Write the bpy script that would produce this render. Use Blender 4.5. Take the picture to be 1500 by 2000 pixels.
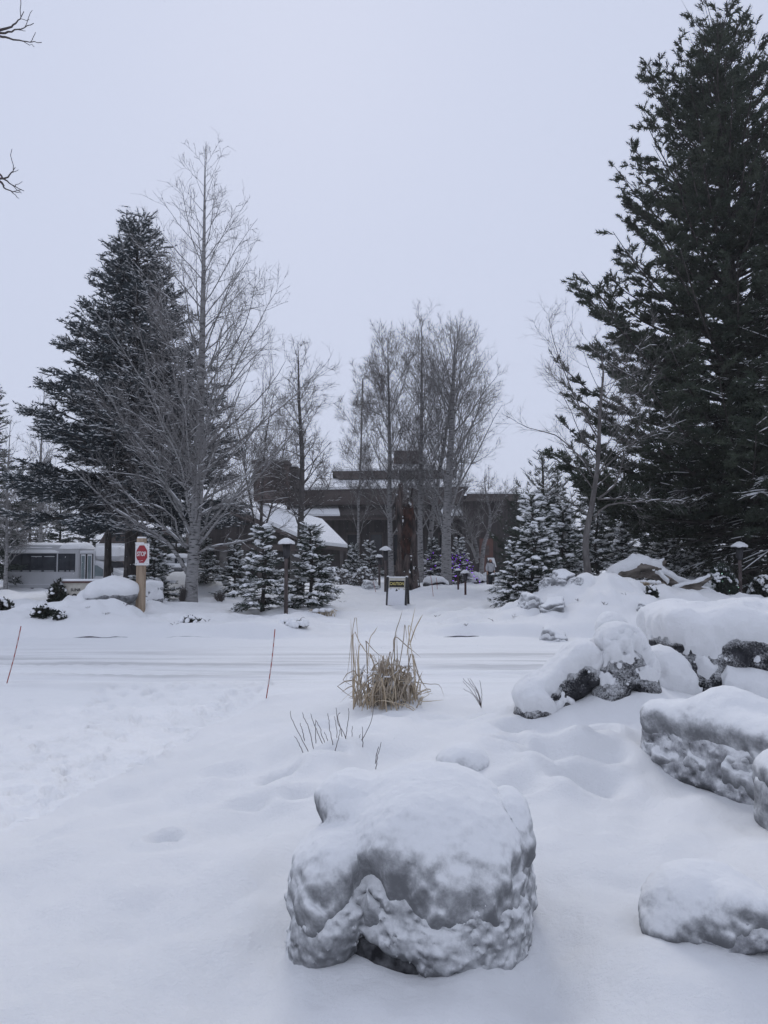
import bpy, bmesh, math
import numpy as np
from mathutils import Vector, Matrix

for _o in list(bpy.data.objects):
    bpy.data.objects.remove(_o)
SC = bpy.context.scene
COL = SC.collection

# ------------------------------------------------------------------ camera
EYE = 1.7
F = 1500.0                      # focal length in pixels of the 1500 x 2000 photograph
PITCH = math.radians(3.66)
cam_d = bpy.data.cameras.new('camera')
cam = bpy.data.objects.new('camera', cam_d)
COL.objects.link(cam)
cam_d.sensor_fit = 'VERTICAL'
cam_d.sensor_height = 24.0
cam_d.lens = F / 2000.0 * 24.0
cam_d.clip_start = 0.05
cam_d.clip_end = 4000.0
cam.location = (0, 0, EYE)
cam.rotation_euler = (math.pi / 2 + PITCH, 0, 0)
SC.camera = cam

# ------------------------------------------------------------------ world, sun, exposure
SUN_EL, SUN_AZ = math.radians(38), math.radians(-6)      # a veiled sun ahead of the camera, a little to the left
W = bpy.data.worlds.new('World')
SC.world = W
W.use_nodes = True
nt = W.node_tree
nt.nodes.clear()
out = nt.nodes.new('ShaderNodeOutputWorld')
bg = nt.nodes.new('ShaderNodeBackground')
sky = nt.nodes.new('ShaderNodeTexSky')
sky.sky_type = 'NISHITA'
sky.sun_disc = False
sky.sun_elevation = SUN_EL
sky.sun_rotation = SUN_AZ
mulS = nt.nodes.new('ShaderNodeMix'); mulS.data_type = 'RGBA'; mulS.blend_type = 'MULTIPLY'
mulS.inputs['Factor'].default_value = 1.0
mulS.inputs['B'].default_value = (0.1, 0.1, 0.1, 1)
nt.links.new(sky.outputs['Color'], mulS.inputs['A'])
mixS = nt.nodes.new('ShaderNodeMix'); mixS.data_type = 'RGBA'
mixS.inputs['Factor'].default_value = 0.93               # the cloud deck hides nearly all of the clear sky
mixS.inputs['B'].default_value = (1.23, 1.335, 1.66, 1)
nt.links.new(mulS.outputs['Result'], mixS.inputs['A'])
nt.links.new(mixS.outputs['Result'], bg.inputs['Color'])
bg.inputs['Strength'].default_value = 1.0
nt.links.new(bg.outputs['Background'], out.inputs['Surface'])

sun_d = bpy.data.lights.new('sun', 'SUN')
sun_d.energy = 1.5
sun_d.angle = math.radians(18)
sun_d.color = (1.0, 0.97, 0.93)
sun = bpy.data.objects.new('sun', sun_d)
COL.objects.link(sun)
_sd = Vector((math.sin(SUN_AZ) * math.cos(SUN_EL), math.cos(SUN_AZ) * math.cos(SUN_EL), math.sin(SUN_EL)))
sun.rotation_euler = (-_sd).to_track_quat('-Z', 'Y').to_euler()

SC.view_settings.view_transform = 'Standard'
SC.view_settings.look = 'None'
SC.view_settings.gamma = 1.0
SC.view_settings.use_curve_mapping = False
SC.view_settings.exposure = -0.93
SC.render.engine = 'CYCLES'
SC.cycles.use_denoising = True
SC.cycles.max_bounces = 4
SC.cycles.diffuse_bounces = 2
SC.cycles.glossy_bounces = 2
SC.cycles.transmission_bounces = 3
SC.cycles.volume_bounces = 0
SC.cycles.use_adaptive_sampling = True
SC.cycles.adaptive_threshold = 0.02
SC.cycles.caustics_reflective = False
SC.cycles.caustics_refractive = False

# ------------------------------------------------------------------ numpy helpers
RNG = np.random.default_rng(7)
_T = np.random.default_rng(11).random(65536) * 2 - 1

def vnoise(p):
    p = np.asarray(p, float)
    i = np.floor(p).astype(np.int64)
    f = p - i
    u = f * f * f * (f * (f * 6 - 15) + 10)
    r = 0.0
    for dx in (0, 1):
        wx = u[..., 0] if dx else 1 - u[..., 0]
        for dy in (0, 1):
            wy = u[..., 1] if dy else 1 - u[..., 1]
            for dz in (0, 1):
                wz = u[..., 2] if dz else 1 - u[..., 2]
                h = ((i[..., 0] + dx) * 73856093) ^ ((i[..., 1] + dy) * 19349663) ^ ((i[..., 2] + dz) * 83492791)
                h = (h ^ (h >> 13)) * 1274126177
                r = r + wx * wy * wz * _T[(h ^ (h >> 16)) & 65535]
    return r

def fbm(p, octv=4, gain=0.5, lac=2.03):
    p = np.asarray(p, float)
    a, s, t = 1.0, 0.0, 0.0
    for k in range(octv):
        s = s + a * vnoise(p + 17.3 * k)
        t += a
        a *= gain
        p = p * lac
    return s / t

def fbm2(x, y, sc, octv=3, seed=0.0):
    x, y = np.broadcast_arrays(np.asarray(x, float), np.asarray(y, float))
    return fbm(np.stack([x * sc + seed, y * sc - seed, np.full(x.shape, seed * 1.7)], -1), octv)

def sst(a, b, x):
    t = np.clip((np.asarray(x, float) - a) / (b - a), 0, 1)
    return t * t * (3 - 2 * t)

def nrm(v):
    return v / np.maximum(np.linalg.norm(v, axis=-1, keepdims=True), 1e-9)

def ray(px, py):
    u, v = (px - 750) / F, (1000 - py) / F
    c, s = math.cos(PITCH), math.sin(PITCH)
    return np.array([u, c - v * s, s + v * c])

def at(px, py, Y):
    """world point seen at pixel (px, py) at depth Y"""
    d = ray(px, py)
    return np.array([0, 0, EYE]) + d * (Y / d[1])

def X(px, Y):
    return (px - 750) / F * Y / math.cos(PITCH)

# ------------------------------------------------------------------ mesh helpers
def mesh_of(name, V, faces, smooth=True):
    V = np.ascontiguousarray(np.asarray(V, np.float32))
    if not isinstance(faces, (list, tuple)):
        faces = [faces]
    faces = [np.asarray(f, np.int32) for f in faces if len(f)]
    me = bpy.data.meshes.new(name)
    me.vertices.add(len(V))
    me.vertices.foreach_set('co', V.ravel())
    idx = np.concatenate([f.ravel() for f in faces])
    cnt = np.concatenate([np.full(len(f), f.shape[1], np.int32) for f in faces])
    me.loops.add(len(idx))
    me.loops.foreach_set('vertex_index', idx)
    me.polygons.add(len(cnt))
    st = np.zeros(len(cnt), np.int32)
    st[1:] = np.cumsum(cnt)[:-1]
    me.polygons.foreach_set('loop_start', st)
    me.polygons.foreach_set('use_smooth', np.full(len(cnt), smooth, bool))
    me.update(calc_edges=True)
    return me

def link(name, me, mat=None, parent=None):
    o = bpy.data.objects.new(name, me)
    COL.objects.link(o)
    if mat is not None and me is not None and len(me.materials) == 0:
        me.materials.append(mat)
    if parent is not None:
        o.parent = parent
    return o

def part(name, VF, mat, parent=None, smooth=True, kind=None):
    o = link(name, mesh_of(name, VF[0], VF[1], smooth), mat, parent)
    if kind:
        o['kind'] = kind
    return o

def tag(o, label=None, cat=None, group=None, kind=None):
    if label: o['label'] = label
    if cat: o['category'] = cat
    if group: o['group'] = group
    if kind: o['kind'] = kind
    return o

def thing(name, label, cat, loc=(0, 0, 0), rotz=0.0, group=None, scale=1.0):
    o = bpy.data.objects.new(name, None)
    COL.objects.link(o)
    o.empty_display_size = 0.2
    o.location = tuple(float(c) for c in loc)
    o.rotation_euler = (0, 0, rotz)
    o.scale = (scale,) * 3 if np.isscalar(scale) else tuple(scale)
    return tag(o, label, cat, group)

def copy_thing(root, label, loc, rotz=0.0, scale=1.0, group=None):
    def rec(o, par):
        c = o.copy()
        COL.objects.link(c)
        c.parent = par
        for ch in o.children:
            rec(ch, c)
        return c
    r = rec(root, None)
    r.location = tuple(float(c) for c in loc)
    r.rotation_euler = (0, 0, rotz)
    r.scale = (scale,) * 3 if np.isscalar(scale) else tuple(scale)
    r['label'] = label
    if group: r['group'] = group
    return r

def merge(lst):
    """join [(V, [faces..])...] to one (V, [faces])"""
    Vs, Fs, n = [], {}, 0
    for V, fs in lst:
        V = np.asarray(V, float)
        if not len(V):
            continue
        if not isinstance(fs, (list, tuple)):
            fs = [fs]
        for f in fs:
            f = np.asarray(f, np.int64)
            if len(f):
                Fs.setdefault(f.shape[1], []).append(f + n)
        Vs.append(V)
        n += len(V)
    return np.concatenate(Vs), [np.concatenate(v) for v in Fs.values()]

def box(c, s, rot=None):
    c, s = np.asarray(c, float), np.asarray(s, float) / 2
    V = np.array([[x, y, z] for z in (-1, 1) for y in (-1, 1) for x in (-1, 1)], float) * s
    if rot is not None:
        V = V @ np.array(rot).T
    Fq = np.array([[0, 2, 3, 1], [4, 5, 7, 6], [0, 1, 5, 4], [2, 6, 7, 3], [0, 4, 6, 2], [1, 3, 7, 5]])
    return V + c, [Fq]

def rbox(c, s, bev=0.02, seg=2, rot=None):
    bm = bmesh.new()
    bmesh.ops.create_cube(bm, size=1.0)
    bmesh.ops.scale(bm, vec=s, verts=bm.verts)
    bmesh.ops.bevel(bm, geom=bm.edges[:], offset=bev, segments=seg, profile=0.5, affect='EDGES')
    bmesh.ops.triangulate(bm, faces=bm.faces[:])
    V = np.array([v.co[:] for v in bm.verts])
    bm.verts.index_update()
    Fa = np.array([[v.index for v in f.verts] for f in bm.faces])
    bm.free()
    if rot is not None:
        V = V @ np.array(rot).T
    return V + np.asarray(c, float), [Fa]

def rotz(a):
    c, s = math.cos(a), math.sin(a)
    return np.array([[c, -s, 0], [s, c, 0], [0, 0, 1.0]])

def rotx(a):
    c, s = math.cos(a), math.sin(a)
    return np.array([[1.0, 0, 0], [0, c, -s], [0, s, c]])

def roty(a):
    c, s = math.cos(a), math.sin(a)
    return np.array([[c, 0, s], [0, 1.0, 0], [-s, 0, c]])

def lathe(prof, n=16, c=(0, 0, 0)):
    prof = np.asarray(prof, float)
    a = np.arange(n) / n * 2 * math.pi
    V = np.stack([np.outer(prof[:, 0], np.cos(a)), np.outer(prof[:, 0], np.sin(a)), np.repeat(prof[:, 1:2], n, 1)], -1).reshape(-1, 3)
    k = len(prof)
    i, j = np.meshgrid(np.arange(k - 1), np.arange(n), indexing='ij')
    j2 = (j + 1) % n
    Fq = np.stack([i * n + j, i * n + j2, (i + 1) * n + j2, (i + 1) * n + j], -1).reshape(-1, 4)
    V = np.concatenate([V, [[0, 0, prof[0, 1]], [0, 0, prof[-1, 1]]]])
    jj = np.arange(n)
    cap0 = np.stack([np.full(n, k * n), (jj + 1) % n, jj], -1)
    cap1 = np.stack([np.full(n, k * n + 1), (k - 1) * n + jj, (k - 1) * n + (jj + 1) % n], -1)
    return V + np.asarray(c, float), [Fq, np.concatenate([cap0, cap1])]

def prism(poly, y0, y1):
    """polygon in the x-z plane extruded along y"""
    p = np.asarray(poly, float)
    n = len(p)
    V = np.concatenate([np.stack([p[:, 0], np.full(n, y0), p[:, 1]], -1), np.stack([p[:, 0], np.full(n, y1), p[:, 1]], -1)])
    i = np.arange(n)
    side = np.stack([i, (i + 1) % n, n + (i + 1) % n, n + i], -1)
    return V, [side, i[None, ::-1], (n + i)[None]]

def tubes(P, R, S=5, cap=True):
    """P (N,K,3) polylines, R (N,K) radii -> tapered tubes"""
    P = np.asarray(P, float); R = np.asarray(R, float)
    N, K, _ = P.shape
    T = np.empty_like(P)
    T[:, 1:-1] = P[:, 2:] - P[:, :-2]
    T[:, 0] = P[:, 1] - P[:, 0]
    T[:, -1] = P[:, -1] - P[:, -2]
    T = nrm(T)
    ref = np.where(np.abs(T[:, :1, 2:3]) > 0.9, np.array([1.0, 0.02, 0]), np.array([0.02, 0.01, 1.0]))
    ref = np.broadcast_to(ref, T.shape)
    A = nrm(np.cross(T, ref)); B = np.cross(T, A)
    a = np.arange(S) / S * 2 * math.pi
    V = P[:, :, None] + R[:, :, None, None] * (A[:, :, None] * np.cos(a)[:, None] + B[:, :, None] * np.sin(a)[:, None])
    V = V.reshape(-1, 3)
    n, k, s = np.meshgrid(np.arange(N), np.arange(K - 1), np.arange(S), indexing='ij')
    s2 = (s + 1) % S
    b = n * K * S
    Fq = np.stack([b + k * S + s, b + (k + 1) * S + s, b + (k + 1) * S + s2, b + k * S + s2], -1).reshape(-1, 4)
    fs = [Fq]
    if cap and S >= 3:
        base = np.arange(N)[:, None] * K * S
        fs.append(base + (K - 1) * S + np.arange(S)[::-1])
        fs.append(base + np.arange(S))
    return V, fs

def polyline(pts, K):
    """resample a control polyline with Catmull-Rom to K points"""
    p = np.asarray(pts, float)
    q = np.concatenate([[2 * p[0] - p[1]], p, [2 * p[-1] - p[-2]]])
    t = np.linspace(0, len(p) - 1 - 1e-6, K)
    i = t.astype(int); u = (t - i)[:, None]
    a, b, c, d = q[i], q[i + 1], q[i + 2], q[i + 3]
    return 0.5 * (2 * b + (c - a) * u + (2 * a - 5 * b + 4 * c - d) * u ** 2 + (3 * b - a - 3 * c + d) * u ** 3)

def frames(D, roll=None, rng=RNG):
    """rotation matrices whose local z axis is D; columns x, y, z"""
    D = nrm(np.asarray(D, float))
    ref = np.where(np.abs(D[:, 2:3]) > 0.95, np.array([1.0, 0, 0]), np.array([0, 0, 1.0]))
    A = nrm(np.cross(ref, D)); B = np.cross(D, A)     # B points up where it can
    if roll is None:
        roll = rng.random(len(D)) * 2 * math.pi
    c, s = np.cos(roll)[:, None], np.sin(roll)[:, None]
    return np.stack([A * c + B * s, -A * s + B * c, D], -1)

def scatter(tmpl, P, M, S):
    """copies of template (V, F) at P with frames M and scales S (N,) or (N,3) joined to one mesh"""
    V, Fa = tmpl
    S = np.asarray(S, float)
    if S.ndim == 1:
        S = np.repeat(S[:, None], 3, 1)
    out = np.einsum('nij,nvj->nvi', M, V[None] * S[:, None]) + P[:, None]
    n = np.arange(len(P))[:, None, None] * len(V)
    return out.reshape(-1, 3), [(Fa[None] + n).reshape(-1, Fa.shape[1])]

def surface_nets(G, org, h):
    """iso-surface G = 0 (inside negative) of a grid"""
    nx, ny, nz = G.shape
    ins = G < 0
    acc = np.zeros((nx - 1, ny - 1, nz - 1, 3)); cnt = np.zeros((nx - 1, ny - 1, nz - 1))
    cr = [(x, y, z) for x in (0, 1) for y in (0, 1) for z in (0, 1)]
    def sl(c):
        return tuple(slice(c[a], G.shape[a] - 1 + c[a]) for a in range(3))
    for c in cr:
        for a in range(3):
            if c[a] == 0:
                e = list(c); e[a] = 1
                g0, g1 = G[sl(c)], G[sl(e)]
                m = ins[sl(c)] != ins[sl(e)]
                t = np.where(m, g0 / np.where(m, g0 - g1, 1), 0)
                for b in range(3):
                    acc[..., b] += np.where(m, (t if b == a else c[b]), 0)
                cnt += m
    has = cnt > 0
    vid = np.full(cnt.shape, -1, np.int64)
    vid[has] = np.arange(has.sum())
    cells = np.argwhere(has)
    V = (cells + acc[has] / cnt[has][:, None]) * h + org
    quads = []
    for a in range(3):
        b, c = (a + 1) % 3, (a + 2) % 3
        s0 = [slice(None)] * 3; s1 = [slice(None)] * 3
        s0[a] = slice(0, -1); s1[a] = slice(1, None)
        m = ins[tuple(s0)] != ins[tuple(s1)]
        ii = np.argwhere(m)
        ok = (ii[:, b] > 0) & (ii[:, c] > 0) & (ii[:, b] < G.shape[b] - 1) & (ii[:, c] < G.shape[c] - 1)
        ii = ii[ok]
        flip = ins[tuple(s0)][tuple(ii.T)]
        def cell(db, dc):
            j = ii.copy(); j[:, b] -= db; j[:, c] -= dc
            return vid[tuple(j.T)]
        q = np.stack([cell(1, 1), cell(0, 1), cell(0, 0), cell(1, 0)], -1)
        q[~flip] = q[~flip][:, ::-1]
        quads.append(q)
    return V, np.concatenate(quads)

def relax(V, Q, it=1, w=0.5):
    e = np.concatenate([Q[:, [0, 1]], Q[:, [1, 2]], Q[:, [2, 3]], Q[:, [3, 0]]])
    e = np.concatenate([e, e[:, ::-1]])
    d = np.bincount(e[:, 0], minlength=len(V))[:, None]
    for _ in range(it):
        s = np.stack([np.bincount(e[:, 0], V[e[:, 1], k], minlength=len(V)) for k in range(3)], -1)
        V = V * (1 - w) + w * s / np.maximum(d, 1)
    return V

def vnormals(V, Q):
    n = np.cross(V[Q[:, 2]] - V[Q[:, 0]], V[Q[:, 3]] - V[Q[:, 1]])
    N = np.zeros_like(V)
    for k in range(4):
        for a in range(3):
            N[:, a] += np.bincount(Q[:, k], n[:, a], minlength=len(V))
    return nrm(N)

# ------------------------------------------------------------------ materials
def _new(name):
    m = bpy.data.materials.new(name)
    m.use_nodes = True
    t = m.node_tree
    return m, t, t.nodes['Principled BSDF']

def mat(name, c1, c2=None, scale=5.0, rough=0.85, bump=0.0, bscale=None, detail=4.0, spec=0.25, stretch=(1, 1, 1), lo=0.35, hi=0.65, metal=0.0, emit=None, estr=0.0, bdist=0.02, brough=0.5):
    m, t, b = _new(name)
    b.inputs['Roughness'].default_value = rough
    b.inputs['Specular IOR Level'].default_value = spec
    b.inputs['Metallic'].default_value = metal
    b.inputs['Base Color'].default_value = (*c1, 1)
    tc = t.nodes.new('ShaderNodeTexCoord')
    mp = t.nodes.new('ShaderNodeMapping')
    mp.inputs['Scale'].default_value = stretch
    t.links.new(tc.outputs['Object'], mp.inputs['Vector'])
    if c2 is not None:
        n = t.nodes.new('ShaderNodeTexNoise')
        n.inputs['Scale'].default_value = scale
        n.inputs['Detail'].default_value = detail
        r = t.nodes.new('ShaderNodeValToRGB')
        r.color_ramp.elements[0].position = lo
        r.color_ramp.elements[1].position = hi
        r.color_ramp.elements[0].color = (*c1, 1)
        r.color_ramp.elements[1].color = (*c2, 1)
        t.links.new(mp.outputs['Vector'], n.inputs['Vector'])
        t.links.new(n.outputs['Fac'], r.inputs['Fac'])
        t.links.new(r.outputs['Color'], b.inputs['Base Color'])
    if bump:
        n2 = t.nodes.new('ShaderNodeTexNoise')
        n2.inputs['Scale'].default_value = bscale or scale * 3
        n2.inputs['Detail'].default_value = 7.0
        n2.inputs['Roughness'].default_value = brough
        bp = t.nodes.new('ShaderNodeBump')
        bp.inputs['Strength'].default_value = bump
        bp.inputs['Distance'].default_value = bdist
        t.links.new(mp.outputs['Vector'], n2.inputs['Vector'])
        t.links.new(n2.outputs['Fac'], bp.inputs['Height'])
        t.links.new(bp.outputs['Normal'], b.inputs['Normal'])
    if emit:
        b.inputs['Emission Color'].default_value = (*emit, 1)
        b.inputs['Emission Strength'].default_value = estr
    return m

M = {}
M['snow'] = mat('snow', (0.80, 0.81, 0.82), (0.85, 0.855, 0.86), 0.6, 0.9, 0.58, 30.0, spec=0.05, bdist=0.027, brough=.72)
M['snow_cap'] = mat('snow_cap', (0.79, 0.80, 0.81), (0.84, 0.845, 0.855), 1.5, 0.9, 0.6, 24.0, spec=0.05, bdist=0.03, brough=.70)
M['snow_tree'] = mat('snow_on_branches', (0.84, 0.85, 0.865), None, spec=0.1)
def road_mat():
    m, t, b = _new('packed_snow')
    L = t.links.new
    tc = t.nodes.new('ShaderNodeTexCoord')
    mp = t.nodes.new('ShaderNodeMapping'); mp.inputs['Scale'].default_value = (.10, 1.5, 1)
    L(tc.outputs['Object'], mp.inputs['Vector'])
    n = t.nodes.new('ShaderNodeTexNoise'); n.inputs['Scale'].default_value = 1.6; n.inputs['Detail'].default_value = 6; n.inputs['Roughness'].default_value = .6
    L(mp.outputs['Vector'], n.inputs['Vector'])
    r = t.nodes.new('ShaderNodeMapRange'); r.interpolation_type = 'SMOOTHSTEP'; r.inputs['From Min'].default_value = .40; r.inputs['From Max'].default_value = .66
    L(n.outputs['Fac'], r.inputs['Value'])
    n2 = t.nodes.new('ShaderNodeTexNoise'); n2.inputs['Scale'].default_value = .5; n2.inputs['Detail'].default_value = 3
    L(tc.outputs['Object'], n2.inputs['Vector'])
    sx = t.nodes.new('ShaderNodeSeparateXYZ'); L(tc.outputs['Object'], sx.inputs['Vector'])
    ya = t.nodes.new('ShaderNodeMath'); ya.operation = 'MULTIPLY_ADD'; ya.inputs[1].default_value = 2.0
    L(n2.outputs['Fac'], ya.inputs[0]); L(sx.outputs['Y'], ya.inputs[2])
    w1 = t.nodes.new('ShaderNodeMapRange'); w1.interpolation_type = 'SMOOTHSTEP'; w1.inputs['From Min'].default_value = 12.6; w1.inputs['From Max'].default_value = 14.2
    w2 = t.nodes.new('ShaderNodeMapRange'); w2.interpolation_type = 'SMOOTHSTEP'; w2.inputs['From Min'].default_value = 19.6; w2.inputs['From Max'].default_value = 16.2
    L(ya.outputs[0], w1.inputs['Value']); L(ya.outputs[0], w2.inputs['Value'])
    m1 = t.nodes.new('ShaderNodeMath'); m1.operation = 'MULTIPLY'; L(w1.outputs['Result'], m1.inputs[0]); L(w2.outputs['Result'], m1.inputs[1])
    m2 = t.nodes.new('ShaderNodeMath'); m2.operation = 'MULTIPLY'; L(m1.outputs[0], m2.inputs[0]); L(r.outputs['Result'], m2.inputs[1])
    mx = t.nodes.new('ShaderNodeMix'); mx.data_type = 'RGBA'
    mx.inputs['A'].default_value = (.80, .81, .82, 1); mx.inputs['B'].default_value = (.55, .555, .565, 1)
    L(m2.outputs[0], mx.inputs['Factor']); L(mx.outputs['Result'], b.inputs['Base Color'])
    n3 = t.nodes.new('ShaderNodeTexNoise'); n3.inputs['Scale'].default_value = 7; n3.inputs['Detail'].default_value = 5
    L(mp.outputs['Vector'], n3.inputs['Vector'])
    bp = t.nodes.new('ShaderNodeBump'); bp.inputs['Strength'].default_value = .6; bp.inputs['Distance'].default_value = .03
    L(n3.outputs['Fac'], bp.inputs['Height']); L(bp.outputs['Normal'], b.inputs['Normal'])
    b.inputs['Roughness'].default_value = .75; b.inputs['Specular IOR Level'].default_value = .15
    return m
M['snow_road'] = road_mat()
M['snow_drive'] = mat('trodden_snow', (0.80, 0.81, 0.82), (0.86, 0.865, 0.87), 1.2, 0.8, 0.7, 14.0, spec=0.1, bdist=0.03)
def rock_mat(name, c1, c2, scale, powder, pscale, nzw):
    """rock speckled with powder snow that clings to its upward facing and rougher spots"""
    m, t, b = _new(name)
    L = t.links.new
    tc = t.nodes.new('ShaderNodeTexCoord')
    n1 = t.nodes.new('ShaderNodeTexNoise'); n1.inputs['Scale'].default_value = scale; n1.inputs['Detail'].default_value = 10; n1.inputs['Roughness'].default_value = 0.68
    L(tc.outputs['Object'], n1.inputs['Vector'])
    r1 = t.nodes.new('ShaderNodeValToRGB')
    r1.color_ramp.elements[0].position = .36; r1.color_ramp.elements[1].position = .66
    r1.color_ramp.elements[0].color = (*c1, 1); r1.color_ramp.elements[1].color = (*c2, 1)
    L(n1.outputs['Fac'], r1.inputs['Fac'])
    n2 = t.nodes.new('ShaderNodeTexNoise'); n2.inputs['Scale'].default_value = pscale; n2.inputs['Detail'].default_value = 8; n2.inputs['Roughness'].default_value = 0.72
    L(tc.outputs['Object'], n2.inputs['Vector'])
    g = t.nodes.new('ShaderNodeNewGeometry')
    sx = t.nodes.new('ShaderNodeSeparateXYZ'); L(g.outputs['Normal'], sx.inputs['Vector'])
    ml = t.nodes.new('ShaderNodeMath'); ml.operation = 'MULTIPLY_ADD'; ml.inputs[1].default_value = nzw
    L(sx.outputs['Z'], ml.inputs[0]); L(n2.outputs['Fac'], ml.inputs[2])
    mr = t.nodes.new('ShaderNodeMapRange'); mr.interpolation_type = 'SMOOTHSTEP'
    mr.inputs['From Min'].default_value = 1 - powder - .16; mr.inputs['From Max'].default_value = 1 - powder + .20
    L(ml.outputs[0], mr.inputs['Value'])
    mx = t.nodes.new('ShaderNodeMix'); mx.data_type = 'RGBA'
    mx.inputs['B'].default_value = (.80, .81, .825, 1)
    L(mr.outputs['Result'], mx.inputs['Factor']); L(r1.outputs['Color'], mx.inputs['A'])
    L(mx.outputs['Result'], b.inputs['Base Color'])
    vm = t.nodes.new('ShaderNodeVectorMath'); vm.operation = 'MULTIPLY_ADD'; vm.inputs[1].default_value = (.35, .35, .35)
    L(n1.outputs['Color'], vm.inputs[0]); L(tc.outputs['Object'], vm.inputs[2])
    vo = t.nodes.new('ShaderNodeTexVoronoi'); vo.feature = 'DISTANCE_TO_EDGE'; vo.inputs['Scale'].default_value = 4.5
    L(vm.outputs['Vector'], vo.inputs['Vector'])
    ck = t.nodes.new('ShaderNodeMapRange'); ck.interpolation_type = 'SMOOTHSTEP'; ck.inputs['From Max'].default_value = .045
    L(vo.outputs['Distance'], ck.inputs['Value'])
    bp = t.nodes.new('ShaderNodeBump'); bp.inputs['Strength'].default_value = 1.0; bp.inputs['Distance'].default_value = .04
    a0 = t.nodes.new('ShaderNodeMath'); a0.operation = 'ADD'
    L(n1.outputs['Fac'], a0.inputs[0]); L(n2.outputs['Fac'], a0.inputs[1])
    ad = t.nodes.new('ShaderNodeMath'); ad.operation = 'MULTIPLY_ADD'; ad.inputs[1].default_value = .6
    L(ck.outputs['Result'], ad.inputs[0]); L(a0.outputs[0], ad.inputs[2])
    L(ad.outputs[0], bp.inputs['Height']); L(bp.outputs['Normal'], b.inputs['Normal'])
    b.inputs['Roughness'].default_value = .9; b.inputs['Specular IOR Level'].default_value = .15
    return m
def ice_mat(name, dark, grey, n0, n1):
    """crusted snow that turns to grey dirty ice on steep and overhanging faces"""
    m, t, b = _new(name)
    L = t.links.new
    tc = t.nodes.new('ShaderNodeTexCoord')
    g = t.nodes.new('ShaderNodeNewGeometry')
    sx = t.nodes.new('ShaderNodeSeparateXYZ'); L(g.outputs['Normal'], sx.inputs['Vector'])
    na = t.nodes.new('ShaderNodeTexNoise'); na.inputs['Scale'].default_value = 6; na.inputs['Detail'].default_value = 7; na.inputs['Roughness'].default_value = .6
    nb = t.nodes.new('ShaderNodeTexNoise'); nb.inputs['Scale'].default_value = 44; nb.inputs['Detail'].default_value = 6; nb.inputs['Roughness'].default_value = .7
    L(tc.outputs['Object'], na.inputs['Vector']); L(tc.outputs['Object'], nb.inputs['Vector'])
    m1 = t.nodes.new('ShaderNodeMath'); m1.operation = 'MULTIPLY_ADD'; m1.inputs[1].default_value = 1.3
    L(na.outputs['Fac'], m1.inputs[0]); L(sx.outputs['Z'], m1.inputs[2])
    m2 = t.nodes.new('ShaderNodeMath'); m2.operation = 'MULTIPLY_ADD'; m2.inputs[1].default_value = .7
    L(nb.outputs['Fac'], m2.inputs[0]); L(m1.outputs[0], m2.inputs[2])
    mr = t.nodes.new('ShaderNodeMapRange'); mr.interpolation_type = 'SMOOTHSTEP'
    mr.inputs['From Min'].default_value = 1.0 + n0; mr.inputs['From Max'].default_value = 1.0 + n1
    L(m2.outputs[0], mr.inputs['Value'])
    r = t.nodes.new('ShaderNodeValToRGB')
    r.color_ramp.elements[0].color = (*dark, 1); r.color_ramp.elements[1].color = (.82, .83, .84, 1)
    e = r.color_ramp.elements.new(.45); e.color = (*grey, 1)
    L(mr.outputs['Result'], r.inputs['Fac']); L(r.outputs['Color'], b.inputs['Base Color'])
    bp = t.nodes.new('ShaderNodeBump'); bp.inputs['Strength'].default_value = .45; bp.inputs['Distance'].default_value = .022
    ad = t.nodes.new('ShaderNodeMath'); ad.operation = 'MULTIPLY_ADD'; ad.inputs[1].default_value = .5
    ad.inputs[1].default_value = .18
    L(na.outputs['Fac'], ad.inputs[0]); L(nb.outputs['Fac'], ad.inputs[2])
    L(ad.outputs[0], bp.inputs['Height']); L(bp.outputs['Normal'], b.inputs['Normal'])
    b.inputs['Roughness'].default_value = .95; b.inputs['Specular IOR Level'].default_value = .03
    return m
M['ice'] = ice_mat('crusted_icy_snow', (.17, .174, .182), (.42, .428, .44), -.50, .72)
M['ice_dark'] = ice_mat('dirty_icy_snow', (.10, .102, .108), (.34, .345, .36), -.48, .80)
M['rock_dark'] = rock_mat('lava_rock', (.020, .021, .024), (.10, .10, .11), 8, .37, 60, .55)
M['rock_frost'] = rock_mat('frosted_rock', (.27, .275, .285), (.40, .41, .43), 11, .50, 26, .40)
M['rock_grey'] = rock_mat('grey_rock', (.15, .153, .16), (.30, .305, .32), 10, .47, 34, .42)
M['hollow_shade'] = mat('painted_hollow_shade', (.016, .016, .018), (.17, .172, .18), 16, .9, .9, 34, detail=8, lo=.42, hi=.75)  # mottled near-black that paints the shade inside the front boulder's hollow
M['needle_pine'] = mat('pine_needles', (0.024, 0.037, 0.024), (0.062, 0.076, 0.050), 1.2, 0.7, spec=0.3)
M['needle_spruce'] = mat('spruce_needles', (0.032, 0.044, 0.050), (0.062, 0.078, 0.086), 1.5, 0.7, spec=0.3)
M['needle_fir'] = mat('fir_needles', (0.026, 0.040, 0.030), (0.050, 0.066, 0.050), 2.0, 0.7, spec=0.3)
M['needle_olive'] = mat('hemlock_needles', (0.020, 0.028, 0.018), (0.048, 0.052, 0.034), 1.6, 0.7, spec=0.3)
M['bark_dark'] = mat('dark_bark', (0.028, 0.025, 0.024), (0.085, 0.074, 0.068), 9.0, 0.95, 0.8, 14.0, stretch=(1, 1, 0.25), bdist=0.03)
M['bark_grey'] = mat('grey_bark', (0.085, 0.078, 0.076), (0.15, 0.14, 0.135), 7.0, 0.9, 0.5, 16.0, stretch=(1, 1, 0.4))
M['twig_dark'] = mat('dark_twigs', (0.075, 0.065, 0.062), (0.125, 0.112, 0.106), 3.0, 0.9)
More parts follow.
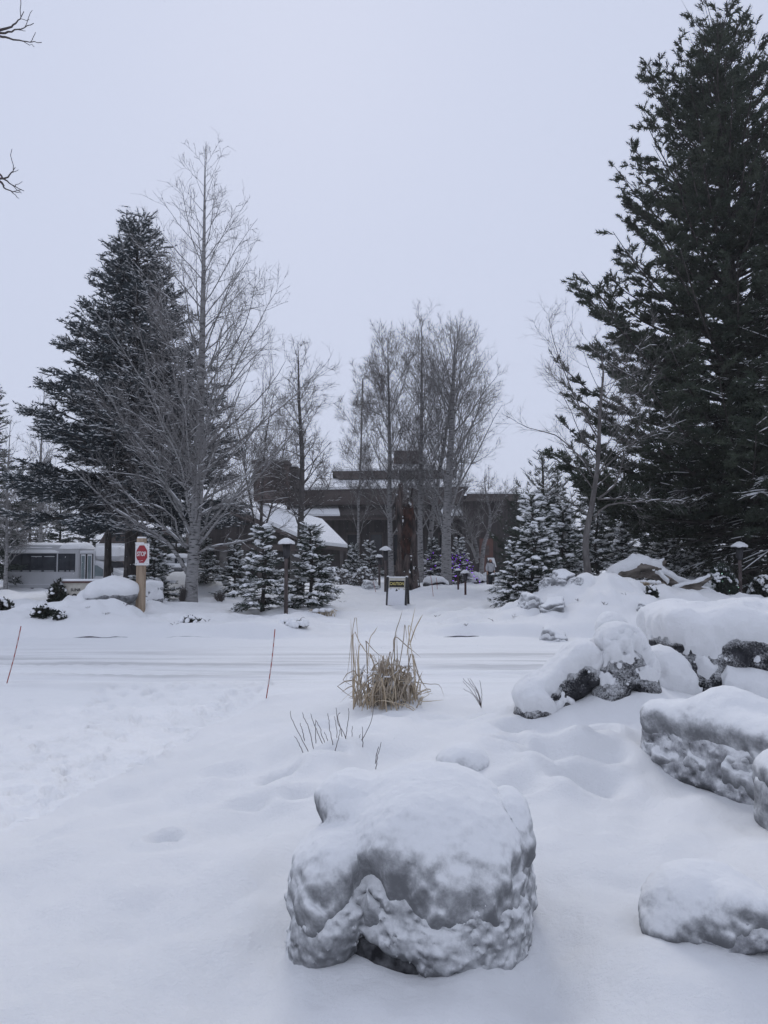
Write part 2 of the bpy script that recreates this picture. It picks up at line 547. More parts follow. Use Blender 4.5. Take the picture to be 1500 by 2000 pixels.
M['twig_grey'] = mat('grey_twigs', (0.17, 0.16, 0.158), (0.25, 0.24, 0.235), 2.0, 0.9)
M['snag'] = mat('weathered_snag', (0.012, 0.011, 0.011), (0.13, 0.10, 0.09), 5.0, 0.95, 1.0, 9.0, stretch=(1, 1, 0.22), bdist=0.06)
M['snag_red'] = mat('rotten_heartwood', (0.012, 0.009, 0.008), (0.078, 0.034, 0.024), 6.0, 0.95, 1.0, 9.0, stretch=(1, 1, 0.45), bdist=0.05)
M['log'] = mat('weathered_log', (0.05, 0.042, 0.036), (0.21, 0.185, 0.16), 7.0, 0.9, 0.8, 14.0, stretch=(0.3, 1, 1), bdist=0.03)
M['black_metal'] = mat('black_metal', (0.018, 0.018, 0.022), (0.035, 0.033, 0.036), 20, 0.55, spec=0.4)
M['lamp_wood'] = mat('lamp_post_wood', (0.045, 0.036, 0.034), (0.13, 0.105, 0.10), 14, 0.9, 0.5, 30, stretch=(1, 1, 0.2))
M['lamp_red'] = mat('stained_lamp_post', (0.055, 0.025, 0.025), (0.09, 0.045, 0.045), 14, 0.85, stretch=(1, 1, 0.2))
M['tan_post'] = mat('tan_painted_wood', (0.27, 0.20, 0.14), (0.43, 0.335, 0.245), 9, 0.85, 0.6, 30, stretch=(1, 1, 0.10), detail=8)
M['white_paint'] = mat('white_paint', (0.70, 0.69, 0.68), (0.78, 0.77, 0.76), 12, 0.6)
M['stop_red'] = mat('sign_red', (0.27, 0.016, 0.026), (0.34, 0.03, 0.04), 16, 0.5, spec=0.4)
M['frost_white'] = mat('clinging_snow', (0.80, 0.81, 0.84), None, bump=0.4, bscale=60)
M['stake'] = mat('stake_red', (0.28, 0.045, 0.035), (0.36, 0.07, 0.05), 30, 0.6)
M['stake_frost'] = mat('stake_frost', (0.55, 0.46, 0.46), None)
M['reed'] = mat('dry_reed', (0.37, 0.28, 0.18), (0.62, 0.53, 0.40), 7, 0.85, stretch=(1, 1, 0.3))
M['reed_grey'] = mat('grey_reed', (0.29, 0.235, 0.18), (0.48, 0.41, 0.33), 7, 0.85)
M['shrub_twig'] = mat('shrub_twig', (0.045, 0.030, 0.030), (0.085, 0.060, 0.055), 12, 0.9)
M['wall_wood'] = mat('stained_cedar_wall', (0.040, 0.034, 0.033), (0.068, 0.058, 0.055), 0.9, 0.85, 0.4, 6, stretch=(6, 6, 0.4))
M['fascia'] = mat('fascia_board', (0.075, 0.060, 0.056), (0.115, 0.094, 0.087), 1.0, 0.8, 0.3, 8, stretch=(0.2, 1, 4))
M['brick'] = mat('chimney_brick', (0.075, 0.052, 0.046), (0.12, 0.085, 0.075), 4.0, 0.9, 0.6, 8)
M['door_wood'] = mat('reddish_door', (0.11, 0.055, 0.045), (0.15, 0.08, 0.065), 3.0, 0.7, stretch=(5, 5, 0.5))
M['stone'] = mat('column_stone', (0.09, 0.085, 0.08), (0.19, 0.18, 0.17), 2.2, 0.9, 0.8, 4)
M['glass'] = mat('dark_glass', (0.012, 0.014, 0.018), None, rough=0.08, spec=0.5)
M['glass_bus'] = mat('bus_glass', (0.012, 0.015, 0.022), (0.03, 0.035, 0.045), 3, rough=0.2, spec=0.2)
M['glass_door'] = mat('bus_door_glass', (0.10, 0.14, 0.15), (0.17, 0.215, 0.225), 1.4, rough=0.15, spec=0.5)
M['bus_paint'] = mat('bus_paint', (0.40, 0.405, 0.42), (0.47, 0.475, 0.49), 1.3, 0.45, spec=0.4)
M['bus_trim'] = mat('bus_trim', (0.62, 0.63, 0.65), None, rough=0.4)
M['rubber'] = mat('rubber', (0.015, 0.015, 0.016), (0.03, 0.03, 0.03), 20, 0.8)
M['cream'] = mat('cream_panel', (0.48, 0.45, 0.39), (0.58, 0.55, 0.49), 9, 0.8)
M['red_cap'] = mat('brick_red_cap', (0.085, 0.035, 0.03), (0.13, 0.055, 0.05), 14, 0.85)
M['letter_black'] = mat('black_lettering', (0.012, 0.012, 0.014), None, rough=0.6)
M['yellow'] = mat('caution_yellow', (0.62, 0.48, 0.07), (0.70, 0.62, 0.30), 18, 0.6)
M['leaf_dark'] = mat('dark_shrub_leaf', (0.016, 0.022, 0.018), (0.04, 0.05, 0.036), 6, 0.7)
M['skin'] = mat('skin', (0.45, 0.27, 0.20), None, rough=0.6)
M['hair'] = mat('dark_hair', (0.018, 0.013, 0.012), None, rough=0.6)
M['jacket'] = mat('pale_grey_jacket', (0.40, 0.40, 0.42), (0.50, 0.50, 0.52), 9, 0.85, 0.4, 14)
M['trousers'] = mat('black_trousers', (0.012, 0.013, 0.018), None, rough=0.8)
M['kerb'] = mat('kerb_stone', (0.05, 0.05, 0.055), (0.22, 0.22, 0.24), 5, 0.9, 0.7, 12)
M['purple'] = mat('purple_bulb', (0.2, 0.1, 0.6), None, emit=(0.30, 0.06, 1.0), estr=6.0)
M['greenwhite'] = mat('cool_bulb', (0.5, 0.7, 0.6), None, emit=(0.55, 1.0, 0.80), estr=3.5)

def bark_aspen():
    m, t, b = _new('aspen_bark')
    tc = t.nodes.new('ShaderNodeTexCoord')
    mp = t.nodes.new('ShaderNodeMapping'); mp.inputs['Scale'].default_value = (1.6, 1.6, 6.0)
    t.links.new(tc.outputs['Object'], mp.inputs['Vector'])
    n = t.nodes.new('ShaderNodeTexNoise'); n.inputs['Scale'].default_value = 2.6; n.inputs['Detail'].default_value = 6
    r = t.nodes.new('ShaderNodeValToRGB')
    e = r.color_ramp.elements
    e[0].position = 0.36; e[0].color = (0.035, 0.033, 0.034, 1)
    e[1].position = 0.43; e[1].color = (0.22, 0.215, 0.215, 1)
    e2 = e.new(0.68); e2.color = (0.31, 0.305, 0.30, 1)
    t.links.new(mp.outputs['Vector'], n.inputs['Vector'])
    t.links.new(n.outputs['Fac'], r.inputs['Fac'])
    t.links.new(r.outputs['Color'], b.inputs['Base Color'])
    bp = t.nodes.new('ShaderNodeBump'); bp.inputs['Strength'].default_value = 0.4; bp.inputs['Distance'].default_value = 0.02
    t.links.new(n.outputs['Fac'], bp.inputs['Height'])
    t.links.new(bp.outputs['Normal'], b.inputs['Normal'])
    b.inputs['Roughness'].default_value = 0.85
    return m
M['bark_aspen'] = bark_aspen()
# ------------------------------------------------------------------ terrain
ROAD0, ROAD1 = 11.6, 19.5
def drive_x(y):
    return -3.0 + (np.asarray(y, float) - 6.1) * 0.25

MOUNDS = [  # x, y, sx, sy, h
    (-9.2, 25.2, 1.9, 2.6, 0.62),      # heap round the monument sign
    (-7.9, 22.2, 1.5, 1.2, 0.18), (-10.6, 22.0, 1.3, 1.1, 0.22),
    (-8.2, 22.6, 2.2, 1.8, 0.12),
    (-14.5, 26.5, 2.4, 1.6, 0.30),
    (-12.0, 39.0, 3.2, 2.6, 0.9),      # ploughed heap behind the aspen
    (-9.0, 40.0, 2.2, 2.2, 0.6),
    (6.1, 23.4, 1.7, 2.6, 0.98),       # rockery heap right of the path
    (8.6, 25.0, 2.6, 3.0, 0.62),
    (12.5, 25.0, 3.5, 4.0, 0.36),
    (3.4, 9.6, 1.1, 1.1, 0.52),        # between the near boulders
    (4.9, 9.4, 1.3, 1.2, 0.40),
    (2.6, 7.6, 1.2, 0.9, 0.24),
    (-0.05, 9.55, 0.75, 0.5, 0.13),    # round the reeds
    (1.05, 6.6, 0.6, 0.5, 0.12),
    (-0.6, 8.0, 0.9, 0.6, 0.07),
    (0.1, 6.1, 0.7, 0.5, 0.06),
    (4.4, 5.2, 1.0, 1.2, 0.16),
    (1.95, 8.05, 0.55, 0.5, 0.15), (2.45, 7.9, 0.5, 0.45, 0.13), (3.0, 8.0, 0.5, 0.5, 0.12), (2.15, 6.2, 0.35, 0.5, 0.08), (2.5, 5.4, 0.5, 0.3, 0.07), (-0.25, 3.7, 0.35, 0.4, 0.06), (1.3, 3.4, 0.5, 0.4, 0.06),
]

def H(x, y):
    x, y = np.broadcast_arrays(np.asarray(x, float), np.asarray(y, float))
    d = drive_x(y) - x + 0.12 * fbm2(x, y, 0.6, 2, 3.0)
    drv = (0.38 * np.clip((d + 2.9) / 2.9, 0, 1) ** 1.35 + 0.07 * sst(-0.10, 0.25, d)) * (1 - sst(10.5, 13.5, y)) + 0.10 * sst(-1, 2, d) * sst(10.5, 13.5, y)
    e0 = ROAD0 + 0.35 * fbm2(x, y, 0.22, 2, 8.0)
    road = 0.24 * sst(e0 - 1.9, e0 + 0.1, y)
    near = -np.maximum(drv, road)
    e1 = ROAD1 + 0.22 * fbm2(x, y, 0.18, 2, 5.0) + 0.5 * np.exp(-((x - 2.2) / 2.0) ** 2)
    path = np.exp(-(np.maximum(np.abs(x + 0.2 - 0.018 * (y - 20)) - 1.1, 0) / 0.8) ** 2)
    lot = sst(-12.3, -14.0, x)
    soft = np.maximum(path, lot)
    bank = 0.30 * sst(0.0, 0.55, y - e1) * (1 - soft) + 0.22 * sst(0.0, 5.0, y - e1) * soft
    z = near + bank
    z = z + 0.22 * sst(33, 52, y)
    fm = sst(20.0, 21.5, y)
    for (mx, my, sx, sy, h) in MOUNDS:
        g = h * np.exp(-((x - mx) / sx) ** 2 - ((y - my) / sy) ** 2)
        if my > 20:
            g = g * sst(0.0, 2.0, y - e1)
        z = z + g
    rough = np.exp(-((x - 7.5) / 4.5) ** 2 - ((y - 23) / 4.0) ** 2) + np.exp(-((x + 9) / 3.0) ** 2 - ((y - 22.5) / 2.5) ** 2)
    onroad = sst(e0 - 0.6, e0 + 0.4, y) * (1 - sst(e1 - 0.3, e1 + 0.2, y))
    lump = 0.06 * fbm2(x, y, 0.55, 2, 1.0) + 0.085 * fbm2(x, y, 1.35, 2, 2.0) + 0.035 * fbm2(x, y, 3.4, 2, 2.6) * (1 - sst(8.5, 11, y)) + 0.16 * fm * fbm2(x, y, 0.45, 3, 4.0) + (0.12 + 0.26 * rough) * fm * fbm2(x, y, 1.5, 3, 6.0) + (0.05 + 0.05 * rough) * fm * fbm2(x, y, 4.2, 2, 7.0)
    z = z + lump * (1 - 0.85 * onroad) * (1 - 0.6 * sst(0.0, 0.5, d) * (y < 12))
    return z

def hit(px, py):
    d = ray(px, py)
    t = np.concatenate([np.linspace(1.0, 30, 1500), np.linspace(30, 140, 1500)[1:]])
    p = np.array([0, 0, EYE]) + d * t[:, None]
    k = np.argmax(p[:, 2] < H(p[:, 0], p[:, 1]))
    return p[k]

def on(px, Y, dz=0.0):
    x = X(px, Y)
    return np.array([x, Y, float(H(x, Y)) + dz])

def fine_H(x, y):
    """terrain as modelled: footprints, ruts and drift ripples on top of H"""
    z = H(x, y)
    rng = np.random.default_rng(5)
    near = y < 24
    xs, ys = x[near], y[near]
    zz = np.zeros_like(xs)
    dim = []
    # single hollows in the foreground bed
    for (px, py, r, dep) in [(545, 1522, .15, .055), (585, 1560, .13, .035), (322, 1662, .10, .035), (470, 1580, .2, .04), (640, 1480, .16, .05),
                             (995, 1443, .13, .06), (1170, 1480, .20, .06), (1080, 1475, .24, .07), (1000, 1420, .16, .05), (940, 1400, .15, .04), (1130, 1530, .26, .06),
                             (1010, 1540, .2, .05), (760, 1400, .18, .03), (870, 1395, .18, .04), (620, 1420, .18, .04), (440, 1520, .18, .03), (1160, 1445, .15, .06)]:
        p = hit(px, py)
        dim.append((p[0], p[1], r, r * .85, dep * 2.6, 0))
    # trodden driveway
    for k in range(620):
        yy = rng.uniform(3.6, 12.6)
        xx = drive_x(yy) - abs(rng.normal(0, 1.3)) - 0.1 + 0.3 * math.sin(yy)
        s = rng.uniform(.7, 1.3)
        dim.append((xx, yy, .045 * s, .10 * s, rng.uniform(.025, .06), rng.uniform(-.7, .2)))
    for (cx, cy, rx, ry, dep, a) in dim:
        dx, dy = xs - cx, ys - cy
        m = (np.abs(dx) < .7) & (np.abs(dy) < .7)
        u = (dx[m] * math.cos(a) + dy[m] * math.sin(a)) / rx
        v = (-dx[m] * math.sin(a) + dy[m] * math.cos(a)) / ry
        q = u * u + v * v
        zz[m] += dep * (-np.exp(-q * 1.2) + 0.35 * np.exp(-(np.sqrt(q) - 1.5) ** 2 * 3))
    # wheel ruts along the road
    onr = sst(ROAD0 - .4, ROAD0 + .5, ys) * (1 - sst(ROAD1 - .8, ROAD1 - .2, ys))
    for (yc, w, dep) in [(12.7, .22, .020), (13.35, .16, .026), (13.9, .22, .024), (14.5, .14, .018), (15.6, .2, .010), (17.4, .25, .012)]:
        c = yc + 0.10 * fbm2(xs, ys * 0, 0.12, 2, yc) + 0.02 * xs
        u = (ys - c) / w
        k = 0.45 + 0.55 * sst(-.3, .4, fbm2(xs, ys, 0.25, 2, yc + 3)) + 0.5 * sst(2, -8, xs)
        zz += onr * dep * 1.7 * k * (-np.exp(-u * u) + 0.7 * np.exp(-(np.abs(u) - 1.7) ** 2 * 4))
    zz += onr * 0.012 * fbm(np.stack([xs * 0.5, ys * 5.0, xs * 0], -1), 3)
    # wind-soft ripples, slanting like the drift lines of the bed
    bed = (1 - onr) * sst(-0.2, -1.2, drive_x(ys) - xs) * (ys < 11)
    zz += bed * 0.10 * fbm(np.stack([(xs * .9 - ys * .35) * 2.2, (ys * .9 + xs * .35) * 0.7, xs * 0 + 9], -1), 2)
    cl = ys < 9
    q = np.stack([xs[cl], ys[cl], xs[cl] * 0 + 3], -1)
    zz[cl] += (0.010 * fbm(q * 7, 3, .6) + 0.005 * fbm(q * 26, 2)) * sst(9, 6, ys[cl])
    z[near] += zz
    return z

def build_ground():
    th_in = np.radians(np.arange(-44, 44.01, 0.25))
    th_out = np.radians(np.arange(46, 314.1, 3.0))
    th = np.concatenate([th_in, th_out])
    r = np.concatenate([[0.5], np.geomspace(0.8, 12, 250), np.geomspace(12, 34, 150)[1:], np.geomspace(34, 130, 60)[1:], [180, 260, 420, 800, 1600, 3000]])
    A, Rr = np.meshgrid(th, r)                     # rows r, columns angle
    x, y = Rr * np.sin(A), Rr * np.cos(A)
    z = fine_H(x.ravel(), y.ravel()).reshape(x.shape)
    far = sst(110, 260, Rr)
    z = z * (1 - far) - 0.2 * far
    V = np.stack([x, y, z], -1).reshape(-1, 3)
    n, m = x.shape
    i, j = np.meshgrid(np.arange(n - 1), np.arange(m), indexing='ij')
    j2 = (j + 1) % m
    Fq = np.stack([i * m + j, i * m + j2, (i + 1) * m + j2, (i + 1) * m + j], -1).reshape(-1, 4)[:, ::-1]
    V = np.concatenate([V, [[0, 0, float(H(0, 0))]]])
    fan = np.stack([np.full(m, n * m), (np.arange(m) + 1) % m, np.arange(m)], -1)[:, ::-1]
    c = V[Fq].mean(1)
    e0 = ROAD0 + 0.35 * fbm2(c[:, 0], c[:, 1], 0.22, 2, 8.0)
    e1 = ROAD1 + 0.22 * fbm2(c[:, 0], c[:, 1], 0.18, 2, 5.0) + 0.5 * np.exp(-((c[:, 0] - 2.2) / 2.0) ** 2)
    road = (c[:, 1] > e0 - 0.3) & (c[:, 1] < e1) & (np.abs(c[:, 0]) < 90)
    drv = (~road) & (drive_x(c[:, 1]) - c[:, 0] + 0.12 * fbm2(c[:, 0], c[:, 1], 0.6, 2, 3.0) > 0.02) & (c[:, 1] < e0) & (c[:, 1] > -8) & (c[:, 0] > -9)
    def sub(name, mask, mt, extra=None, nm=None):
        f = Fq[mask]
        used = np.unique(f)
        if extra is not None:
            used = np.unique(np.concatenate([used, extra.ravel()]))
        mp = np.full(len(V), -1); mp[used] = np.arange(len(used))
        fs = [mp[f]] + ([mp[extra]] if extra is not None else [])
        o = part(name, (V[used], fs), mt)
        o['kind'] = 'structure'
        return o
    tag(sub('snowy_ground', ~(road | drv), M['snow'], fan), 'deep undisturbed snow covering the ground and banks')
    tag(sub('snowy_road', road, M['snow_road']), 'snow packed road with faint wheel ruts crossing the view')
    tag(sub('driveway', drv, M['snow_drive']), 'trodden snowy driveway covered with footprints on the left')
build_ground()

# exposed kerb edge under the far bank
def kerb(xa, xb, label, n=70):
    xs = np.linspace(xa, xb, n)
    ys = ROAD1 + 0.22 * fbm2(xs, np.full(n, ROAD1), 0.18, 2, 5.0) + 0.5 * np.exp(-((xs - 2.2) / 2.0) ** 2)
    base = H(xs, ys)
    w = np.sin(np.linspace(0, math.pi, n)) ** .4
    top = base + (0.002 + 0.045 * fbm2(xs, ys, 1.6, 3, 2.0)) * w
    V, Fq = [], []
    for k in range(n):
        V += [[xs[k], ys[k] - .03, base[k] - .08], [xs[k], ys[k] - .035, top[k] - .012], [xs[k], ys[k] - .02, top[k]], [xs[k], ys[k] + .16, top[k] - .01], [xs[k], ys[k] + .16, base[k] - .08]]
    for k in range(n - 1):
        for a in range(4):
            Fq.append([k * 5 + a, (k + 1) * 5 + a, (k + 1) * 5 + a + 1, k * 5 + a + 1])
    o = part('kerb', (np.array(V), [np.array(Fq)]), M['kerb'])
    tag(o, label, 'kerb', 'exposed kerb edges along the road')
kerb(X(128, 19.6), X(420, 19.6), 'dark kerb edge showing under the snow bank near the stop sign')
kerb(X(862, 19.9), X(935, 19.9), 'short dark kerb edge below the rockery bank right of the path', 40)
# ------------------------------------------------------------------ boulders with their snow
def ell(P, c, r, rot=None):
    q = P - np.asarray(c, float)
    if rot is not None:
        q = q @ rot
    r = np.asarray(r, float)
    k0 = np.linalg.norm(q / r, axis=-1)
    k1 = np.linalg.norm(q / (r * r), axis=-1)
    return k0 * (k0 - 1) / np.maximum(k1, 1e-6)

def rb(P, c, s, r, rot=None):
    q = P - np.asarray(c, float)
    if rot is not None:
        q = q @ rot
    d = np.abs(q) - (np.asarray(s, float) - r)
    return np.linalg.norm(np.maximum(d, 0), axis=-1) + np.minimum(d.max(-1), 0) - r

def capsule(P, a, b, ra, rbb):
    a, b = np.asarray(a, float), np.asarray(b, float)
    t = np.clip(((P - a) @ (b - a)) / ((b - a) @ (b - a)), 0, 1)
    return np.linalg.norm(P - a - t[..., None] * (b - a), axis=-1) - (ra + (rbb - ra) * t)

def smin(a, b, k=0.08):
    h = np.clip(0.5 + 0.5 * (b - a) / k, 0, 1)
    return b + (a - b) * h - k * h * (1 - h)

def smax(a, b, k=0.05):
    return -smin(-a, -b, k)

def pad_tmpl(rng, n=6):
    """a flattened lump of snow, unit length along +z, thin along +y (up)"""
    V = [[0, 0.1, -.5]]
    for (z, r) in ((-.28, .8), (.08, 1.0), (.36, .7)):
        for k in range(n):
            a = k / n * 2 * math.pi
            q = rng.uniform(.75, 1.2)
            y = math.sin(a) * r * q
            V.append([math.cos(a) * r * q * .5, y * (.5 if y > 0 else .18), z + rng.uniform(-.06, .06)])
    V.append([0, -.05, .55])
    Fa = []
    for k in range(n):
        k2 = (k + 1) % n
        Fa.append([0, 1 + k2, 1 + k])
        for r in range(2):
            a, b, c, d = 1 + r * n + k, 1 + r * n + k2, 1 + (r + 1) * n + k2, 1 + (r + 1) * n + k
            Fa += [[a, b, c], [a, c, d]]
        Fa.append([1 + 2 * n + k, 1 + 2 * n + k2, len(V) - 1])
    return np.array(V, float), np.array(Fa)


def snow_body(root, sdf, lo, hi, h, rmat, T=0.10, nz=(0.25, 0.6), amp=0.035, freq=4.0, seed=0.0, cling=0.35, rname='rock', sname='snow_cap', stretch=(1, 1, 1), rag=0.35, facet=0.0, clods=0, clod_s=.03, cmat='snow_cap', gain=.58, capn=1.2, capit=4):
    lo, hi = np.asarray(lo, float), np.asarray(hi, float)
    n = np.ceil((hi - lo) / h).astype(int) + 1
    ax = [lo[a] + np.arange(n[a]) * h for a in range(3)]
    P = np.stack(np.meshgrid(*ax, indexing='ij'), -1)
    base = sdf(P)
    m = np.abs(base) < max(3 * amp, 4 * h)
    Q = P[m] * np.asarray(stretch, float) * freq + seed
    G = base.copy()
    nn = fbm(Q, 6, gain)
    if facet:
        nn = nn + facet * (np.abs(vnoise(Q * 1.1 + 40)) - 0.25) + .45 * facet * (np.abs(vnoise(Q * 2.6 + 11)) - 0.25)
    G[m] += amp * 2.0 * nn
    V, q = surface_nets(G, lo, h)
    V = relax(V, q, 1, 0.35)
    part(rname, (V, [q]), rmat, root)
    RV, RN = V, vnormals(V, q)
    G2 = base.copy()
    G2[m] += amp * capn * fbm(P[m] * freq * 0.8 + seed, 2)
    V, q = surface_nets(G2, lo, h)
    V = relax(V, q, capit)
    N = vnormals(V, q)
    f1 = fbm(V * 8.0 + seed * 3, 5, 0.65) + .35 * fbm(V * 26.0 + seed, 2)
    w = sst(nz[0], nz[1], N[:, 2] + rag * f1 * 1.6)
    cl = sst(0.10, 0.30, fbm(V * 9.0 + seed + 31, 4) - 0.32 + cling) * sst(-0.45, 0.15, N[:, 2])
    thick = T * (0.85 + 0.3 * fbm(V * 3.0 + seed + 5, 2))
    off = (w * thick)[:, None] * np.array([0, 0, 1.0]) + N * (w * thick * 0.45)[:, None]
    off += N * ((1 - w) * (cl * (0.020 + amp * 0.9) - 0.035 - amp * 0.6))[:, None]
    V = relax(V + off, q, 2, 0.5)
    Nn = vnormals(V, q)
    V = V + Nn * ((w + .6 * cl) * (0.007 + 0.045 * T) * fbm(V * 16.0 + seed, 4, .6))[:, None]
    keep = (w + cl)[q].max(1) > 0.02
    q = q[keep]
    u = np.unique(q); mp = np.full(len(V), -1); mp[u] = np.arange(len(u))
    part(sname, (V[u], [mp[q]]), M[cmat], root, kind='stuff' if sname == 'snow_patches' else None)
    if clods:
        r2 = np.random.default_rng(int(seed))
        pr = np.where((RN[:, 2] > -.35) & (RN[:, 2] < .65), .06 + sst(-.3, .5, RN[:, 2] + .8 * fbm(RV * 5 + seed, 2)) ** 2, 0)
        k = r2.choice(len(RV), clods, p=pr / pr.sum())
        D = nrm(np.cross(RN[k], r2.normal(0, 1, (clods, 3))) + np.array([0, 0, -.8]))
        Mz = frames(D, np.zeros(clods))
        Y_ = nrm(RN[k] - D * (RN[k] * D).sum(1, keepdims=True))
        Mz = np.stack([np.cross(Y_, D), Y_, D], -1)
        s_ = clod_s * r2.lognormal(0, .55, clods)
        tm_ = [pad_tmpl(r2, 6) for _ in range(4)]
        S_ = np.stack([s_, s_ * .55, s_ * r2.uniform(.8, 1.6, clods)], -1)
        part('snow_clods', merge([scatter(tm_[i], RV[k][i::4], Mz[i::4], S_[i::4]) for i in range(4)]), M[cmat], root, kind='stuff')
    return root

def boulder(label, loc, sdf, lo, hi, h, rmat='rock_grey', name='boulder', cat='boulder', group='snow covered boulders', rot=0.0, sc=1.0, **kw):
    t = thing(name, label, cat, loc, rot, group, sc)
    return snow_body(t, sdf, lo, hi, h, M[rmat], **kw)

def ground(x, y, dz=0.0):
    return (x, y, float(H(x, y)) + dz)

# the big boulder in front
def s_front(P):
    d = ell(P, (0.04, 0.08, 0.19), (0.44, 0.44, 0.41))
    d = smin(d, rb(P, (0.07, 0.0, 0.19), (0.37, 0.38, 0.29), 0.25), 0.10)
    d = smin(d, ell(P, (0.14, -0.12, 0.08), (0.34, 0.34, 0.36)), 0.08)
    d = smin(d, ell(P, (-0.40, -0.06, 0.10), (0.19, 0.30, 0.34), roty(0.32)), 0.025)
    d = smin(d, ell(P, (-0.30, 0.16, 0.40), (0.18, 0.26, 0.15)), 0.05)
    d = smin(d, ell(P, (0.45, 0.04, 0.27), (0.085, 0.20, 0.24), roty(-0.12)), 0.015)
    d = smax(d, -ell(P, (-0.40, -0.22, 0.425), (0.17, 0.16, 0.026), roty(-0.15)), 0.02)
    d = smax(d, -ell(P, (-0.15, -0.46, -0.05), (0.17, 0.22, 0.13), roty(0.45)), 0.025)
    d = smax(d, -ell(P, (-0.235, -0.36, 0.25), (0.045, 0.10, 0.085), roty(-.2)), 0.025)
    return d
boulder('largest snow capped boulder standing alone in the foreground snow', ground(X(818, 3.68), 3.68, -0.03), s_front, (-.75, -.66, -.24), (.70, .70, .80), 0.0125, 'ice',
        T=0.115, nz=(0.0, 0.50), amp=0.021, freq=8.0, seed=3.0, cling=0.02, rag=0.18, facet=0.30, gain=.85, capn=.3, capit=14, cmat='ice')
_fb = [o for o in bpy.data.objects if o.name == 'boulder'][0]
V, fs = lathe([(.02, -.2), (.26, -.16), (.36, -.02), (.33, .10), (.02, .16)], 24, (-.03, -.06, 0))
part('hollow_shade_core', (V + .05 * fbm(V * 6, 3)[:, None] * nrm(V), fs), M['hollow_shade'], _fb)  # added dark core, its colour stands in for shade in the bottom hollow

def s_corner(P):
    d = ell(P, (-0.02, 0.12, 0.04), (0.27, 0.24, 0.23), roty(0.35))
    d = smin(d, rb(P, (0.12, 0.03, 0.07), (0.17, 0.19, 0.15), .08, roty(.45)), 0.05)
    d = smin(d, ell(P, (-0.18, 0.05, 0.0), (0.14, 0.15, 0.12)), 0.05)
    return smax(d, -ell(P, (0.17, -0.17, -0.03), (0.16, 0.14, 0.09)), 0.02)
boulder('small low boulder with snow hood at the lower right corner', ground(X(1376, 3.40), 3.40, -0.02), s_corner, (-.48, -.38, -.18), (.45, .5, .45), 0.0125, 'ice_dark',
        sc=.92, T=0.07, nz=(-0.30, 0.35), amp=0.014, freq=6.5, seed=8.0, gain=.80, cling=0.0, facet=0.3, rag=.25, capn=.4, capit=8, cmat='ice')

def s_slant(P):
    d = rb(P, (0, 0.12, 0.10), (0.62, 0.46, 0.32), 0.14, rotx(-0.18))
    d = smin(d, ell(P, (-0.05, 0.10, 0.34), (0.36, 0.36, 0.24)), 0.12)
    d = smin(d, ell(P, (-0.45, 0.1, 0.18), (0.22, 0.36, 0.24)), 0.08)
    return smax(d, -ell(P, (0.1, -0.46, -0.06), (0.62, 0.20, 0.15), roty(0.1)), 0.05)
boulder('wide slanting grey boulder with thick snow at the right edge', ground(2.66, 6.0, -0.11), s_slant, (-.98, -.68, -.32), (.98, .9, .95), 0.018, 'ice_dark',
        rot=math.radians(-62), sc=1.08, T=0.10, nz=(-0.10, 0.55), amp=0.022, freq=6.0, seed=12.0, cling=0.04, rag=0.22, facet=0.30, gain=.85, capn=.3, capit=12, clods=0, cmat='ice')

def s_edge(P):
    d = rb(P, (0, 0, 0.08), (0.36, 0.34, 0.30), 0.16)
    return smin(d, ell(P, (-0.06, 0.1, 0.2), (0.3, 0.3, 0.2)), 0.1)
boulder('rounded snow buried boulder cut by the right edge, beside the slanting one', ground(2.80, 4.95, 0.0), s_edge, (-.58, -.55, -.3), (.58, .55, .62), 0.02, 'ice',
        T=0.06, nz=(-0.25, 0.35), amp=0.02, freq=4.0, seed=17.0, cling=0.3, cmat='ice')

def s_big(P):
    d = rb(P, (0.18, 0.28, 0.72), (0.84, 0.55, 0.30), 0.20)
    d = smin(d, rb(P, (0.22, 0.14, 0.30), (0.85, 0.44, 0.36), 0.14), 0.05)
    d = smin(d, ell(P, (-0.70, -0.10, 0.28), (0.32, 0.36, 0.40)), 0.05)
    d = smin(d, ell(P, (0.02, -0.20, 0.25), (0.30, 0.26, 0.26)), 0.04)
    d = smin(d, ell(P, (0.60, -0.22, 0.28), (0.22, 0.22, 0.28)), 0.04)
    d = smax(d, -rb(P, (0.30, -0.26, 0.51), (0.52, 0.13, 0.045), 0.04, roty(0.04)), 0.05)
    d = smax(d, -ell(P, (0.36, -0.36, 0.14), (0.10, 0.16, 0.20)), 0.03)
    d = smax(d, -ell(P, (-0.34, -0.36, 0.18), (0.07, 0.2, 0.22)), 0.03)
    return d
boulder('broad flat topped dark boulder with deep crevice under a thick snow slab', ground(X(1422, 8.6), 8.6, -0.54), s_big, (-1.2, -.75, -.35), (1.3, 1.05, 1.35), 0.024, 'rock_dark',
        sc=1.16, clods=90, clod_s=.026, T=0.16, nz=(-0.10, 0.52), amp=0.034, freq=3.6, seed=21.0, cling=0.26, rag=0.35, facet=0.4)

def s_dome(P):
    d = ell(P, (0, 0, 0.28), (0.33, 0.38, 0.48))
    d = smin(d, ell(P, (-0.14, -0.14, 0.12), (0.22, 0.26, 0.30)), 0.05)
    d = smin(d, ell(P, (0.17, -0.10, 0.16), (0.19, 0.26, 0.34)), 0.04)
    return smax(d, -ell(P, (0.03, -0.36, 0.10), (0.06, 0.15, 0.16)), 0.03)
boulder('upright dome shaped dark boulder beside the flat topped one', ground(X(1204, 8.0), 8.0, -0.27), s_dome, (-.55, -.6, -.3), (.55, .6, 1.0), 0.018, 'rock_dark',
        sc=1.02, clods=40, clod_s=.018, T=0.11, nz=(0.22, 0.66), amp=0.018, freq=4.5, seed=26.0, cling=0.30, rag=0.4, facet=0.4)

